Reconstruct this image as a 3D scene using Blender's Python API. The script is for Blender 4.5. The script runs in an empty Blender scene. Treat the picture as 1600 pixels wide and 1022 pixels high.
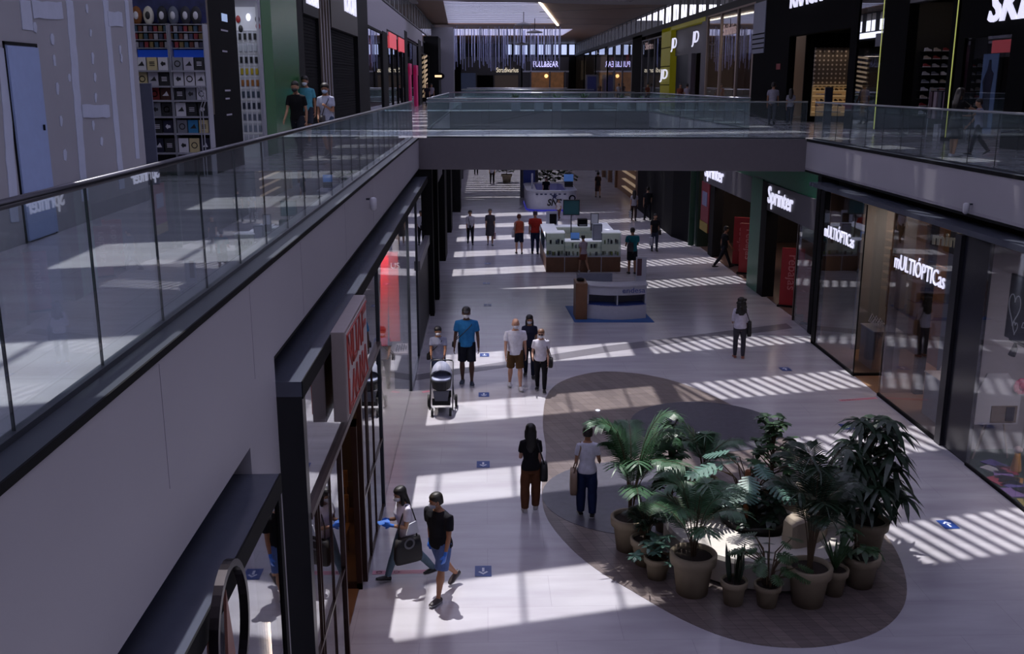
import bpy, bmesh, math, random
from mathutils import Vector, Matrix, Euler
PI = math.pi
rnd = random.Random(7)
SC = bpy.context.scene
COL = SC.collection
# ---------------------------------------------------------------- camera
FPX, EYE, HZ, VX = 1550.0, 7.15, 130.0, 757.0
TILT = math.atan((511 - HZ) / FPX)
YAW = math.atan((800 - VX) / FPX * math.cos(TILT))
cam = bpy.data.cameras.new('camera'); cam_o = bpy.data.objects.new('camera', cam); COL.objects.link(cam_o)
cam.sensor_width = 36.0; cam.lens = 36.0 * FPX / 1600.0; cam.clip_end = 600; cam.clip_start = 0.05
cam_o.location = (0, 0, EYE); cam_o.rotation_euler = (PI/2 - TILT, 0, -YAW)
SC.camera = cam_o
# real places read off sight lines: a point of the floor / of a plane of the building
_R = cam_o.rotation_euler.to_matrix()
def _ray(px, py): return _R @ Vector((px - 800, 511 - py, -FPX))
def gz(px, py, z=0.0): d = _ray(px, py); k = (z - EYE)/d.z; return Vector((d.x*k, d.y*k, z))
def gx(px, py, x): d = _ray(px, py); k = x/d.x; return Vector((x, d.y*k, EYE + d.z*k))
def gy(px, py, y): d = _ray(px, py); k = y/d.y; return Vector((d.x*k, y, EYE + d.z*k))
SC.view_settings.view_transform = 'Standard'; SC.view_settings.look = 'None'
SC.view_settings.exposure = 0.0; SC.view_settings.gamma = 1.0; SC.view_settings.use_curve_mapping = False
cy = SC.cycles
cy.max_bounces = 8; cy.diffuse_bounces = 3; cy.glossy_bounces = 3; cy.transmission_bounces = 2; cy.transparent_max_bounces = 14
cy.sample_clamp_indirect = 4.0; cy.caustics_reflective = False; cy.caustics_refractive = False
cy.use_denoising = True; cy.use_adaptive_sampling = True; cy.adaptive_threshold = 0.03
# ---------------------------------------------------------------- materials
def srgb(c):
    if isinstance(c, str):
        c = c.lstrip('#'); c = [int(c[i:i+2], 16)/255 for i in (0, 2, 4)]
    return tuple(x/12.92 if x <= .04045 else ((x+.055)/1.055)**2.4 for x in c)
_M = {}
def mat(name, col='#808080', rough=.6, metal=0.0, emit=0.0, spec=.5, noise=0.0, nscale=8.0, ecol=None, sss=0):
    if name in _M: return _M[name]
    m = bpy.data.materials.new(name); m.use_nodes = True; nt = m.node_tree
    b = nt.nodes['Principled BSDF']; c = srgb(col)
    b.inputs['Base Color'].default_value = (*c, 1); b.inputs['Roughness'].default_value = rough
    b.inputs['Metallic'].default_value = metal; b.inputs['Specular IOR Level'].default_value = spec
    if emit:
        b.inputs['Emission Color'].default_value = (*srgb(ecol or col), 1); b.inputs['Emission Strength'].default_value = emit
    # every surface gets a little procedural variation
    tc = nt.nodes.new('ShaderNodeTexCoord'); nz = nt.nodes.new('ShaderNodeTexNoise'); nz.inputs['Scale'].default_value = nscale
    nz.inputs['Detail'].default_value = 3
    rp = nt.nodes.new('ShaderNodeMapRange'); a = max(noise, .03)
    rp.inputs['To Min'].default_value = 1-a; rp.inputs['To Max'].default_value = 1+a
    rp.inputs['From Min'].default_value = .3; rp.inputs['From Max'].default_value = .7
    mx = nt.nodes.new('ShaderNodeVectorMath'); mx.operation = 'SCALE'; mx.inputs[0].default_value = c
    nt.links.new(tc.outputs['Object'], nz.inputs['Vector']); nt.links.new(nz.outputs['Fac'], rp.inputs['Value'])
    nt.links.new(rp.outputs['Result'], mx.inputs['Scale']); nt.links.new(mx.outputs[0], b.inputs['Base Color'])
    _M[name] = m; return m
def N(nt, t, **kw):
    n = nt.nodes.new(t)
    for k, v in kw.items():
        if k in n.inputs: n.inputs[k].default_value = v
        else: setattr(n, k, v)
    return n
def glass(name, tint=(.93, .97, .96), base=.05, haze=0.0, hazecol=(.5, .55, .6), top=1.0):
    if name in _M: return _M[name]
    m = bpy.data.materials.new(name); m.use_nodes = True; nt = m.node_tree; nt.nodes.clear()
    out = N(nt, 'ShaderNodeOutputMaterial'); tr = N(nt, 'ShaderNodeBsdfTransparent', Color=(*tint, 1))
    gl = N(nt, 'ShaderNodeBsdfGlossy', Roughness=0.0, Color=(.95, .97, 1, 1))
    g = N(nt, 'ShaderNodeNewGeometry'); d = N(nt, 'ShaderNodeVectorMath', operation='DOT_PRODUCT')
    nt.links.new(g.outputs['Incoming'], d.inputs[0]); nt.links.new(g.outputs['Normal'], d.inputs[1])
    ab = N(nt, 'ShaderNodeMath', operation='ABSOLUTE'); nt.links.new(d.outputs['Value'], ab.inputs[0])
    om = N(nt, 'ShaderNodeMath', operation='SUBTRACT'); om.inputs[0].default_value = 1; nt.links.new(ab.outputs[0], om.inputs[1])
    pw = N(nt, 'ShaderNodeMath', operation='POWER'); pw.inputs[1].default_value = 5; nt.links.new(om.outputs[0], pw.inputs[0])
    mr = N(nt, 'ShaderNodeMapRange'); mr.inputs['To Min'].default_value = base; mr.inputs['To Max'].default_value = top; nt.links.new(pw.outputs[0], mr.inputs['Value'])
    mx = N(nt, 'ShaderNodeMixShader'); nt.links.new(mr.outputs[0], mx.inputs[0]); nt.links.new(tr.outputs[0], mx.inputs[1]); nt.links.new(gl.outputs[0], mx.inputs[2])
    last = mx
    if haze:
        df = N(nt, 'ShaderNodeBsdfDiffuse', Color=(*hazecol, 1)); m2 = N(nt, 'ShaderNodeMixShader'); m2.inputs[0].default_value = haze
        nt.links.new(mx.outputs[0], m2.inputs[1]); nt.links.new(df.outputs[0], m2.inputs[2]); last = m2
    nt.links.new(last.outputs[0], out.inputs['Surface']); _M[name] = m; return m
# ---------------------------------------------------------------- mesh builder
class MB:
    def __init__(s): s.v = []; s.f = []; s.mi = []; s.cur = 0
    def add(s, vs, fs):
        o = len(s.v); s.v += [tuple(v) for v in vs]; s.f += [tuple(i+o for i in f) for f in fs]; s.mi += [s.cur]*len(fs); return s
    def box(s, x0, x1, y0, y1, z0, z1):
        vs = [(x, y, z) for z in (z0, z1) for y in (y0, y1) for x in (x0, x1)]
        return s.add(vs, [(0,2,3,1), (4,5,7,6), (0,1,5,4), (2,6,7,3), (0,4,6,2), (1,3,7,5)])
    def cbox(s, c, h, rz=0.0, rx=0.0, ry=0.0):
        R = Euler((rx, ry, rz)).to_matrix(); c = Vector(c)
        vs = [c + R @ Vector((x*h[0], y*h[1], z*h[2])) for z in (-1, 1) for y in (-1, 1) for x in (-1, 1)]
        return s.add(vs, [(0,2,3,1), (4,5,7,6), (0,1,5,4), (2,6,7,3), (0,4,6,2), (1,3,7,5)])
    def prism(s, pts, z0, z1):
        n = len(pts); vs = [(x, y, z0) for x, y in pts] + [(x, y, z1) for x, y in pts]
        return s.add(vs, [tuple(range(n-1, -1, -1)), tuple(range(n, 2*n))] + [(i, (i+1) % n, n+(i+1) % n, n+i) for i in range(n)])
    def extr(s, pts3, d):      # polygon of 3D points extruded by the vector d
        n = len(pts3); d = Vector(d); vs = [Vector(p) for p in pts3]; vs = vs + [p + d for p in vs]
        return s.add(vs, [tuple(range(n-1, -1, -1)), tuple(range(n, 2*n))] + [(i, (i+1) % n, n+(i+1) % n, n+i) for i in range(n)])
    def loft(s, rings, cap=True, close=False):
        n = len(rings[0]); vs = [p for r in rings for p in r]; fs = []
        for k in range(len(rings)-1):
            for i in range(n): fs.append((k*n+i, k*n+(i+1) % n, (k+1)*n+(i+1) % n, (k+1)*n+i))
        if cap: fs += [tuple(range(n-1, -1, -1)), tuple((len(rings)-1)*n+i for i in range(n))]
        return s.add(vs, fs)
    def lathe(s, c, prof, n=20, cap=True, sx=1.0, sy=1.0):
        return s.loft([[(c[0]+sx*r*math.cos(2*PI*i/n), c[1]+sy*r*math.sin(2*PI*i/n), c[2]+z) for i in range(n)] for r, z in prof], cap)
    def tube(s, pts, rad, n=8, side=None, cap=True):   # rad: list of r or (a, b); side: direction of the a axis
        pts = [Vector(p) for p in pts]; rings = []
        m = len(pts)
        if not isinstance(rad, (list, tuple)): rad = [rad]*m
        prev = None
        for i, p in enumerate(pts):
            t = (pts[min(i+1, m-1)] - pts[max(i-1, 0)])
            if t.length < 1e-9: t = Vector((0, 0, 1))
            t.normalize()
            a = Vector(side) if side is not None else (prev if prev is not None else (Vector((1, 0, 0)) if abs(t.x) < .9 else Vector((0, 1, 0))))
            a = a - t*a.dot(t)
            if a.length < 1e-4: a = Vector((0, 1, 0)) - t*t.y
            a.normalize(); prev = a; b = t.cross(a)
            r = rad[i]; ra, rb = r if isinstance(r, (list, tuple)) else (r, r)
            rings.append([p + a*(ra*math.cos(2*PI*k/n)) + b*(rb*math.sin(2*PI*k/n)) for k in range(n)])
        return s.loft(rings, cap)
    def ell(s, c, r, R=None, n=14, m=9):
        c = Vector(c); rings = []
        for j in range(m+1):
            ph = -PI/2 + PI*j/m; cr = max(math.cos(ph), .02)
            rings.append([c + ((R @ Vector((r[0]*cr*math.cos(2*PI*k/n), r[1]*cr*math.sin(2*PI*k/n), r[2]*math.sin(ph)))) if R else Vector((r[0]*cr*math.cos(2*PI*k/n), r[1]*cr*math.sin(2*PI*k/n), r[2]*math.sin(ph)))) for k in range(n)])
        return s.loft(rings)
    def quad(s, a, b, c, d): return s.add([a, b, c, d], [(0, 1, 2, 3)])
    def mesh(s, name, mats, off=Vector((0, 0, 0)), smooth=False):
        me = bpy.data.meshes.new(name)
        me.from_pydata([(v[0]-off[0], v[1]-off[1], v[2]-off[2]) for v in s.v], [], s.f)
        for m in (mats if isinstance(mats, (list, tuple)) else [mats]): me.materials.append(m)
        me.polygons.foreach_set('material_index', s.mi)
        if smooth: me.polygons.foreach_set('use_smooth', [True]*len(me.polygons))
        me.update(); return me
    def build(s, name, mats, parent=None, smooth=False, bevel=0.0, label=None):
        off = wloc(parent) if parent else Vector((0, 0, 0))
        o = bpy.data.objects.new(name, s.mesh(name, mats, off, smooth)); COL.objects.link(o)
        if parent: o.parent = parent
        if bevel:
            b = o.modifiers.new('bevel', 'BEVEL'); b.width = bevel; b.segments = 2; b.limit_method = 'ANGLE'
        if label: o['label'] = label
        return o
def wloc(o):
    v = Vector((0, 0, 0))
    while o: v = v + Vector(o.location); o = o.parent
    return v
def thing(name, label, cat, loc=(0, 0, 0), group=None):
    o = bpy.data.objects.new(name, None); COL.objects.link(o); o.location = loc; o.empty_display_size = .1
    o['label'] = label; o['category'] = cat
    if group: o['group'] = group
    return o
def tag(o, label, cat, group=None, kind=None):
    o['label'] = label; o['category'] = cat
    if group: o['group'] = group
    if kind: o['kind'] = kind
    return o
def struct(name, mb, m, label=None, bevel=0.0, smooth=False):
    o = mb.build(name, m, None, smooth, bevel); o['kind'] = 'structure'
    if label: o['label'] = label
    return o
def copy_tree(o, parent=None):
    c = o.copy(); COL.objects.link(c); c.parent = parent
    for ch in list(o.children): copy_tree(ch, c)
    return c
# lettering: text turned into a mesh lying in the plane (right, up) at point p
def text_mesh(name, s, m, p, right, up, size, depth=.02, parent=None, align='LEFT', width=None, shear=0.0, bold=0.0, label=None):
    cu = bpy.data.curves.new(name, 'FONT'); cu.body = s; cu.size = size; cu.extrude = depth/2; cu.align_x = align; cu.shear = shear; cu.offset = bold
    cu.resolution_u = 3
    ob = bpy.data.objects.new(name, cu); COL.objects.link(ob)
    dg = bpy.context.evaluated_depsgraph_get(); me = bpy.data.meshes.new_from_object(ob.evaluated_get(dg))
    bpy.data.objects.remove(ob)
    r = Vector(right).normalized(); u = Vector(up); u = (u - r*u.dot(r)).normalized(); n = r.cross(u)
    if width and len(me.vertices):
        w = max(v.co.x for v in me.vertices) - min(v.co.x for v in me.vertices); k = width/max(w, 1e-6)
    else: k = 1.0
    off = wloc(parent) if parent else Vector((0, 0, 0))
    for v in me.vertices: v.co = Vector(p) - off + r*v.co.x*k + u*v.co.y + n*v.co.z
    me.materials.clear(); me.materials.append(m)
    o = bpy.data.objects.new(name, me); COL.objects.link(o)
    if parent: o.parent = parent
    if label: o['label'] = label
    return o
# ---------------------------------------------------------------- setting
FZ = 5.54                     # upper floor level
XL, XR = -2.01, 9.5           # edges of the voids
SL, SR = -4.9, 13.2           # upper shop fronts
XG, XF = -1.77, 9.2           # lower shop fronts
stone = bpy.data.materials.new('polished_stone'); stone.use_nodes = True
def stone_nodes(m, base, rough, bw=1.2, bh=.6, tint=.05):
    nt = m.node_tree; b = nt.nodes['Principled BSDF']
    tc = N(nt, 'ShaderNodeTexCoord'); mp = N(nt, 'ShaderNodeMapping'); nt.links.new(tc.outputs['Object'], mp.inputs[0])
    br = N(nt, 'ShaderNodeTexBrick', Scale=1.0); br.inputs['Mortar Size'].default_value = .004; br.inputs['Brick Width'].default_value = bw
    br.inputs['Row Height'].default_value = bh; br.inputs['Mortar Smooth'].default_value = .1
    c = srgb(base); lo = tuple(x*(1-tint) for x in c); hi = tuple(min(1, x*(1+tint)) for x in c)
    br.inputs['Color1'].default_value = (*lo, 1); br.inputs['Color2'].default_value = (*hi, 1); br.inputs['Mortar'].default_value = (*[x*.8 for x in c], 1)
    nt.links.new(mp.outputs[0], br.inputs['Vector'])
    mp2 = N(nt, 'ShaderNodeMapping'); mp2.inputs['Scale'].default_value = (.35, 1.6, 1); nt.links.new(tc.outputs['Object'], mp2.inputs[0])
    nz = N(nt, 'ShaderNodeTexNoise', Scale=1.6, Detail=5); nt.links.new(mp2.outputs[0], nz.inputs['Vector'])
    cr = N(nt, 'ShaderNodeValToRGB'); cr.color_ramp.elements[0].position = .35; cr.color_ramp.elements[0].color = (.84, .82, .84, 1)
    cr.color_ramp.elements[1].position = .65; cr.color_ramp.elements[1].color = (1, 1, 1, 1); nt.links.new(nz.outputs['Fac'], cr.inputs[0])
    mx = N(nt, 'ShaderNodeMix', data_type='RGBA', blend_type='MULTIPLY'); mx.inputs[0].default_value = 1
    nt.links.new(br.outputs['Color'], mx.inputs[6]); nt.links.new(cr.outputs[0], mx.inputs[7]); nt.links.new(mx.outputs[2], b.inputs['Base Color'])
    mr = N(nt, 'ShaderNodeMapRange'); mr.inputs['To Min'].default_value = rough*.8; mr.inputs['To Max'].default_value = rough*1.3
    nt.links.new(nz.outputs['Fac'], mr.inputs['Value']); nt.links.new(mr.outputs[0], b.inputs['Roughness'])
stone_nodes(stone, '#b8b6bd', .17, 1.8, .9, .02)
stone2 = bpy.data.materials.new('gallery_stone'); stone2.use_nodes = True; stone_nodes(stone2, '#aaa8b0', .17, 1.8, .9, .02)
def wood_nodes(name, c1, c2, ang, plank=.18, rough=.35):
    m = bpy.data.materials.new(name); m.use_nodes = True; nt = m.node_tree; b = nt.nodes['Principled BSDF']; b.inputs['Roughness'].default_value = rough
    tc = N(nt, 'ShaderNodeTexCoord'); mp = N(nt, 'ShaderNodeMapping'); mp.inputs['Rotation'].default_value = (0, 0, ang); nt.links.new(tc.outputs['Object'], mp.inputs[0])
    br = N(nt, 'ShaderNodeTexBrick', Scale=1.0); br.inputs['Mortar Size'].default_value = .004; br.inputs['Brick Width'].default_value = 1.2; br.inputs['Row Height'].default_value = plank
    br.inputs['Color1'].default_value = (*srgb(c1), 1); br.inputs['Color2'].default_value = (*srgb(c2), 1); br.inputs['Mortar'].default_value = (*[x*.6 for x in srgb(c1)], 1)
    nt.links.new(mp.outputs[0], br.inputs['Vector'])
    mp2 = N(nt, 'ShaderNodeMapping'); mp2.inputs['Rotation'].default_value = (0, 0, ang); mp2.inputs['Scale'].default_value = (1, 14, 1); nt.links.new(tc.outputs['Object'], mp2.inputs[0])
    nz = N(nt, 'ShaderNodeTexNoise', Scale=1.5, Detail=4); nt.links.new(mp2.outputs[0], nz.inputs['Vector'])
    mx = N(nt, 'ShaderNodeMix', data_type='RGBA', blend_type='MULTIPLY'); mx.inputs[0].default_value = 1
    cr = N(nt, 'ShaderNodeValToRGB'); cr.color_ramp.elements[0].position = .3; cr.color_ramp.elements[0].color = (.6, .58, .56, 1); cr.color_ramp.elements[1].position = .7
    nt.links.new(nz.outputs['Fac'], cr.inputs[0]); nt.links.new(br.outputs['Color'], mx.inputs[6]); nt.links.new(cr.outputs[0], mx.inputs[7]); nt.links.new(mx.outputs[2], b.inputs['Base Color'])
    return m
white = mat('fascia_paint', '#9d9aa3', .55, noise=.02, nscale=.6)
dark = mat('dark_metal', '#2c313b', .35)
darkpaint = mat('dark_paint', '#0b0b0f', .7, spec=.15)
blackgloss = mat('black_gloss_panel', '#474b58', .22)
greyband = mat('bridge_paint', '#615c62', .6)
# ground floor
struct('floor', MB().box(-14, 24, -8, 165, -.3, 0), stone)
# grey inlay strip across the floor
sa, sb = [(-1.76, 23.6), (1.74, 25.3), (3.4, 26.15), (9.2, 28.7)], [(-1.76, 24.1), (1.7, 25.86), (3.3, 26.75), (9.2, 29.3)]
struct('trim_1', MB().prism(sa + sb[::-1], .0, .004), mat('grey_inlay', '#77747c', .25), 'grey stone strip inlaid diagonally across the pale floor')
# wood look inlay of free form and its discs
def smooth_loop(P, n=6):
    out = []; L = len(P)
    for i in range(L):
        p0, p1, p2, p3 = [Vector(P[(i+k) % L]) for k in (-1, 0, 1, 2)]
        for j in range(n):
            t = j/n; out.append(tuple(.5*((2*p1) + (-p0+p2)*t + (2*p0-5*p1+4*p2-p3)*t*t + (-p0+3*p1-3*p2+p3)*t**3)))
    return out
blob = [(1.22,20.4),(1.45,22.4),(2.0,23.6),(3.02,24.25),(4.2,23.8),(5.0,22.8),(5.55,21.6),(5.95,20.4),(6.25,18.7),(6.45,17.0),(6.5,15.36),(6.42,14.1),(6.1,12.95),(5.65,12.2),(5.07,11.72),(4.33,11.47),(3.67,11.5),(3.13,11.75),(2.62,12.25),(2.11,12.97),(1.63,13.7),(1.26,14.55),(1.0,15.6),(.99,16.8),(1.18,18.6)]
struct('trim_2', MB().prism(smooth_loop(blob), 0, .006), wood_nodes('wood_inlay', '#6f6565', '#857a78', 1.28), 'grey brown wood plank inlay of free rounded outline')
def disc(c, r, z): return MB().prism([(c[0]+r*math.cos(2*PI*i/48), c[1]+r*math.sin(2*PI*i/48)) for i in range(48)], .006, z)
dg = mat('dark_disc', '#55545e', .22, noise=.08)
struct('trim_3', disc((2.6, 16.4), 1.62, .012), dg, 'dark grey round inlay in the wood, nearer one')
struct('trim_4', disc((4.7, 20.1), 1.6, .012), dg, 'dark grey round inlay in the wood, farther one')
# upper floors and fascias
def bridge_y(x, y0): return y0 - .0955*(x - XL)
def slab(name, pts, label): return struct(name, MB().prism(pts, 4.66, FZ), [stone2], label)
slab('floor_left', [(-14, -8), (XL, -8), (XL, 165), (-14, 165)], 'polished gallery floor on the left')
slab('floor_right', [(XR, -8), (24, -8), (24, 165), (XR, 165)], 'polished gallery floor on the right')
BR = [(30.6, 36.3), (58.4, 64.5), (88, 94), (117, 165)]
for k, (a, b) in enumerate(BR):
    s = .0955 if k == 0 else 0
    slab('floor_bridge', [(XL, a), (XR, a - s*(XR-XL)), (XR, b), (XL, b)], 'foot bridge floor crossing the void')
    f = struct('trim_fascia', MB().extr([(XL, a-.03, 4.6), (XR, a-.03-s*(XR-XL), 4.6), (XR, a-.03-s*(XR-XL), 5.545), (XL, a-.03, 5.545)], (0, .02, 0)), greyband, 'dark grey edge of the bridge')
    if k < 3: struct('trim_fascia', MB().box(XL, XR, b+.01, b+.03, 4.6, 5.545), greyband)
# long fascias
F1Y, F2Y = 7.98, 9.09
vm = MB().box(XL-.3, XL+.005, -8, F1Y, 4.15, 5.51).box(XL-.3, XL+.005, F1Y, F2Y, 0, 5.51).box(XL-.3, XL+.005, F2Y, 30.6, 4.64, 5.51)
for a, b in ((36.3, 58.4), (64.5, 88), (94, 117)): vm.box(XL-.3, XL+.005, a, b, 4.64, 5.49)
struct('wall_left', vm, white, 'long pale fascia under the left balustrade')
vm = MB().box(XR-.005, XR+.3, -8, 29.5, 4.72, 5.49)
for a, b in ((36.3, 58.4), (64.5, 88), (94, 117)): vm.box(XR-.005, XR+.3, a, b, 4.72, 5.49)
struct('wall_right', vm, white, 'long pale fascia under the right balustrade')
# panel joints on the near fascia
jm = MB()
for y in (3.55, 5.9, 8.3, 10.7, 14.2, 17.8): jm.box(XL+.004, XL+.0065, y, y+.006, 4.66, 5.48)
struct('trim_joints', jm, mat('joint_line', '#706d78', .8), 'thin panel joints of the pale fascia')
struct('trim_ledge', MB().box(XL-.19, XL+.012, -8, 30.55, FZ, FZ+.012), mat('ledge_slate', '#2d333e', .4), 'dark ledge outside the left balustrade')
struct('trim_edge', MB().box(XL+.002, XL+.016, -8, 30.6, 5.505, FZ+.013), darkpaint)
struct('trim_ledge', MB().box(XR-.012, XR+.19, -8, 29.45, FZ, FZ+.012), mat('ledge_slate', '#2d333e', .4), 'dark ledge outside the right balustrade')
struct('trim_edge', MB().box(XR-.016, XR-.002, -8, 29.5, 5.48, FZ+.013), darkpaint)
# soffit panels above lower level shops hidden zone
struct('ceiling_left', MB().box(-14, XL, -8, 165, 4.60, 4.655), darkpaint)
struct('ceiling_right', MB().box(XR, 24, -8, 165, 4.60, 4.655), darkpaint)
# ---------------------------------------------------------------- roof with its skylights
RZ = 12.6; KX, KY = .10, -.33          # sunlight shifts (KX, KY) metres per metre it falls
P, D, S = 4.25, 1.45, .243              # skylight pitch, depth, skew
def on_roof(x, y): return x - KX*RZ, y - KY*RZ
rx0, rx1, rx2, rx3 = -3.94-KX*(RZ-FZ), 4.0-KX*RZ, 4.55-KX*RZ, 11.5-KX*RZ
def yy(x, y0):  # roof y of a band edge whose ground line passes y0 at x=-1.4
    gxv = x + KX*RZ; return y0 + S*(gxv + 1.4) - KY*RZ
rm = MB(); mul = MB(); lou = MB()
def para(mb, xa, xb, ya, yb, z0=RZ, z1=RZ+.12):
    pts = [(xa, yy(xa, ya)), (xb, yy(xb, ya)), (xb, yy(xb, yb)), (xa, yy(xa, yb))]; mb.prism(pts, z0, z1)
n0, n1 = -5, 13
for n in range(n0, n1):
    y0 = 11.72 + P*n
    para(rm, rx0, rx3, y0 + D, y0 + P)                     # solid strip between two skylights
    para(rm, rx1, rx2, y0, y0 + D)                         # beam between clear and louvred part
    for gxm in (-.9, .5, 1.9, 3.3, -2.3, -3.4): para(mul, gxm-.03-KX*RZ, gxm+.03-KX*RZ, y0, y0+D, RZ-.02, RZ+.06)
    nb = int((rx3-rx2)/.31)
    for i in range(-2, nb+1):                              # slanted louvre bars
        xa = rx2 + .31*i; k = .36; ya, yb = yy(xa, y0), yy(xa, y0+D); L = D
        q = [(xa + k*L, ya), (xa + k*L + .15, ya), (xa+.15, yb), (xa, yb)]
        lou.prism([(min(max(a, rx2-.05), rx3+.05), b) for a, b in q], RZ, RZ+.05)
ya0, ya1 = 11.72 + P*n0, 11.72 + P*n1
rm.box(-30, 40, -60, yy(rx0, ya0)-1.6, RZ, RZ+.12)
rm.prism([(rx0, yy(rx0, ya0)), (rx3, yy(rx3, ya0)), (rx3, yy(rx0, ya0)-1.7), (rx0, yy(rx0, ya0)-1.7)], RZ, RZ+.12)
rm.box(-9.0, rx0, yy(rx0, ya0)-1.6, 74, RZ, RZ+.12).box(rx3, 17.0, yy(rx0, ya0)-1.6, 74, RZ, RZ+.12)
ceilm = mat('ceiling_wood', '#6b4f3c', .5, noise=.12, nscale=1.5)
struct('ceiling', rm, mat('roof_panel', '#8d8a90', .7), 'roof with rows of slanted skylights')
struct('ceiling_mullions', mul, dark); struct('ceiling_louvres', lou, white)
# ---------------------------------------------------------------- light
sun = bpy.data.lights.new('sun', 'SUN'); so = bpy.data.objects.new('sun', sun); COL.objects.link(so)
sun.energy = 4.9; sun.angle = math.radians(.6); sun.color = (1, .97, .95)
so.rotation_euler = Vector((KX, KY, -1)).to_track_quat('-Z', 'Y').to_euler(); so.location = (0, 20, 30)
w = bpy.data.worlds.new('sky'); SC.world = w; w.use_nodes = True; nt = w.node_tree
bg = nt.nodes['Background']; tc = N(nt, 'ShaderNodeTexCoord'); sp = N(nt, 'ShaderNodeSeparateXYZ'); nt.links.new(tc.outputs['Generated'], sp.inputs[0])
cr = N(nt, 'ShaderNodeValToRGB'); cr.color_ramp.elements[0].color = (.82, .81, 1.0, 1); cr.color_ramp.elements[1].color = (.60, .58, .88, 1)
nt.links.new(sp.outputs['Z'], cr.inputs[0]); nt.links.new(cr.outputs[0], bg.inputs['Color']); bg.inputs['Strength'].default_value = 3.5
# ---------------------------------------------------------------- balustrades
balg = glass('balustrade_glass', (.90, .95, .95), .045, .035, (.45, .55, .58))
steel = mat('handrail_steel', '#4a4a50', .28, .8)
pale_steel = mat('pale_handrail', '#a9abb5', .3, .7)
def balustrade(A, B, label, pitch=1.02, start=0.0, group=None, rail=steel, th=.014, gone=0):
    A = Vector((*A, FZ)); B = Vector((*B, FZ)); L = (B-A).length; d = (B-A)/L; n = Vector((-d.y, d.x, 0)); rz = math.atan2(d.y, d.x)
    t = thing('glass_balustrade', label, 'balustrade', A + d*(L/2), group)
    def along(a, b, z0, z1, w): return MB().cbox(A + d*((a+b)/2) + Vector((0, 0, (z0+z1)/2)), ((b-a)/2, w/2, (z1-z0)/2), rz)
    along(0, L, .0, .045, .05).build('base_channel', dark, t)
    h = MB(); h.tube([A + d*0 + Vector((0, 0, 1.075)), B + Vector((0, 0, 1.075))], [(.028, .024)]*2, 10, side=n); h.build('handrail', rail, t, smooth=True)
    k = start; first = None; seals = MB()
    while k < L:
        a, b = max(k, 0) + .006, min(k + pitch, L) - .006
        if b - a > .05:
            along(a, b, .02, 1.06, th).build('glass_panel', balg, t)
            MB().cbox(A + d*b + d*.006 + Vector((0, 0, .54)), (.003, th/2+.001, .52), rz).build('joint_strip', mat('joint_dark', '#20262b', .5), t)
        k += pitch
    return t
balustrade((XL-.18, -1.05), (XL-.18, 30.58), 'long glass balustrade of the left gallery with dark steel handrail', 1.1, -.04)
balustrade((XR+.18, -1.0), (XR+.18, 29.45), 'long glass balustrade of the right gallery with slim handrail', 1.1, 0, None, pale_steel)
balustrade((XL+.25, 30.72), (XR, 29.66), 'glass balustrade along the near edge of the nearest foot bridge', 1.9, 0, None, pale_steel)
balustrade((XL, 36.1), (XR, 36.1), 'glass balustrade along the far edge of the nearest foot bridge', 1.9, 0, None, pale_steel)
balustrade((XL-.03, 36.3), (XL-.03, 58.4), 'left glass balustrade of the second opening, behind the nearest bridge', 1.9, 0, None, pale_steel)
balustrade((XR+.03, 36.3), (XR+.03, 58.4), 'right glass balustrade of the second opening, behind the nearest bridge', 1.9, 0, None, pale_steel)
balustrade((XL, 58.6), (XR, 58.6), 'glass balustrade on the near edge of the second foot bridge, in front of white planters', 1.9, 0, None, pale_steel)
balustrade((XL, 64.3), (XR, 64.3), 'glass balustrade on the far edge of the second foot bridge, behind white planters', 1.9, 0, None, pale_steel)
balustrade((XL, 88.2), (XR, 88.2), 'distant glass balustrade of the third foot bridge', 1.9, 0, None, pale_steel)
balustrade((XL, 93.8), (XR, 93.8), 'distant glass balustrade behind the third foot bridge', 1.9, 0, None, pale_steel)
balustrade((XL, 117.2), (XR, 117.2), 'farthest glass balustrade, in front of the end shops', 1.9, 0, None, pale_steel)
# ---------------------------------------------------------------- general walls
darkwall = mat('shop_dark_wall', '#0e0e12', .6, spec=.3)
midwall = mat('shop_mid_wall', '#4b4950', .7)
beige = mat('beige_wall', '#8f7f74', .6)
woodwall = mat('oak_wall', '#7c5a44', .5, noise=.15, nscale=3)
greycol = mat('grey_column', '#55545c', .5)
struct('wall_far', MB().box(-16, 26, 150, 150.4, 0, 16), darkwall)
struct('wall_back', MB().box(-14, 24, -8.4, -8, 0, 13), midwall)
# upper walls above the shops
um = MB().box(SL-.4, SL, 43, 66, 9.55, 11.0).box(SL-.4, SL, 66, 82, 10.0, 11.0).box(SL-.4, SL-.02, -8, 43, 9.55, 11.2)
struct('wall_left', um, mat('upper_band', '#8d8a97', .6), 'pale band above the left upper shops')
struct('wall_right', MB().box(SR, SR+.4, -8, 150, 10.9, 11.35), darkwall)
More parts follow.
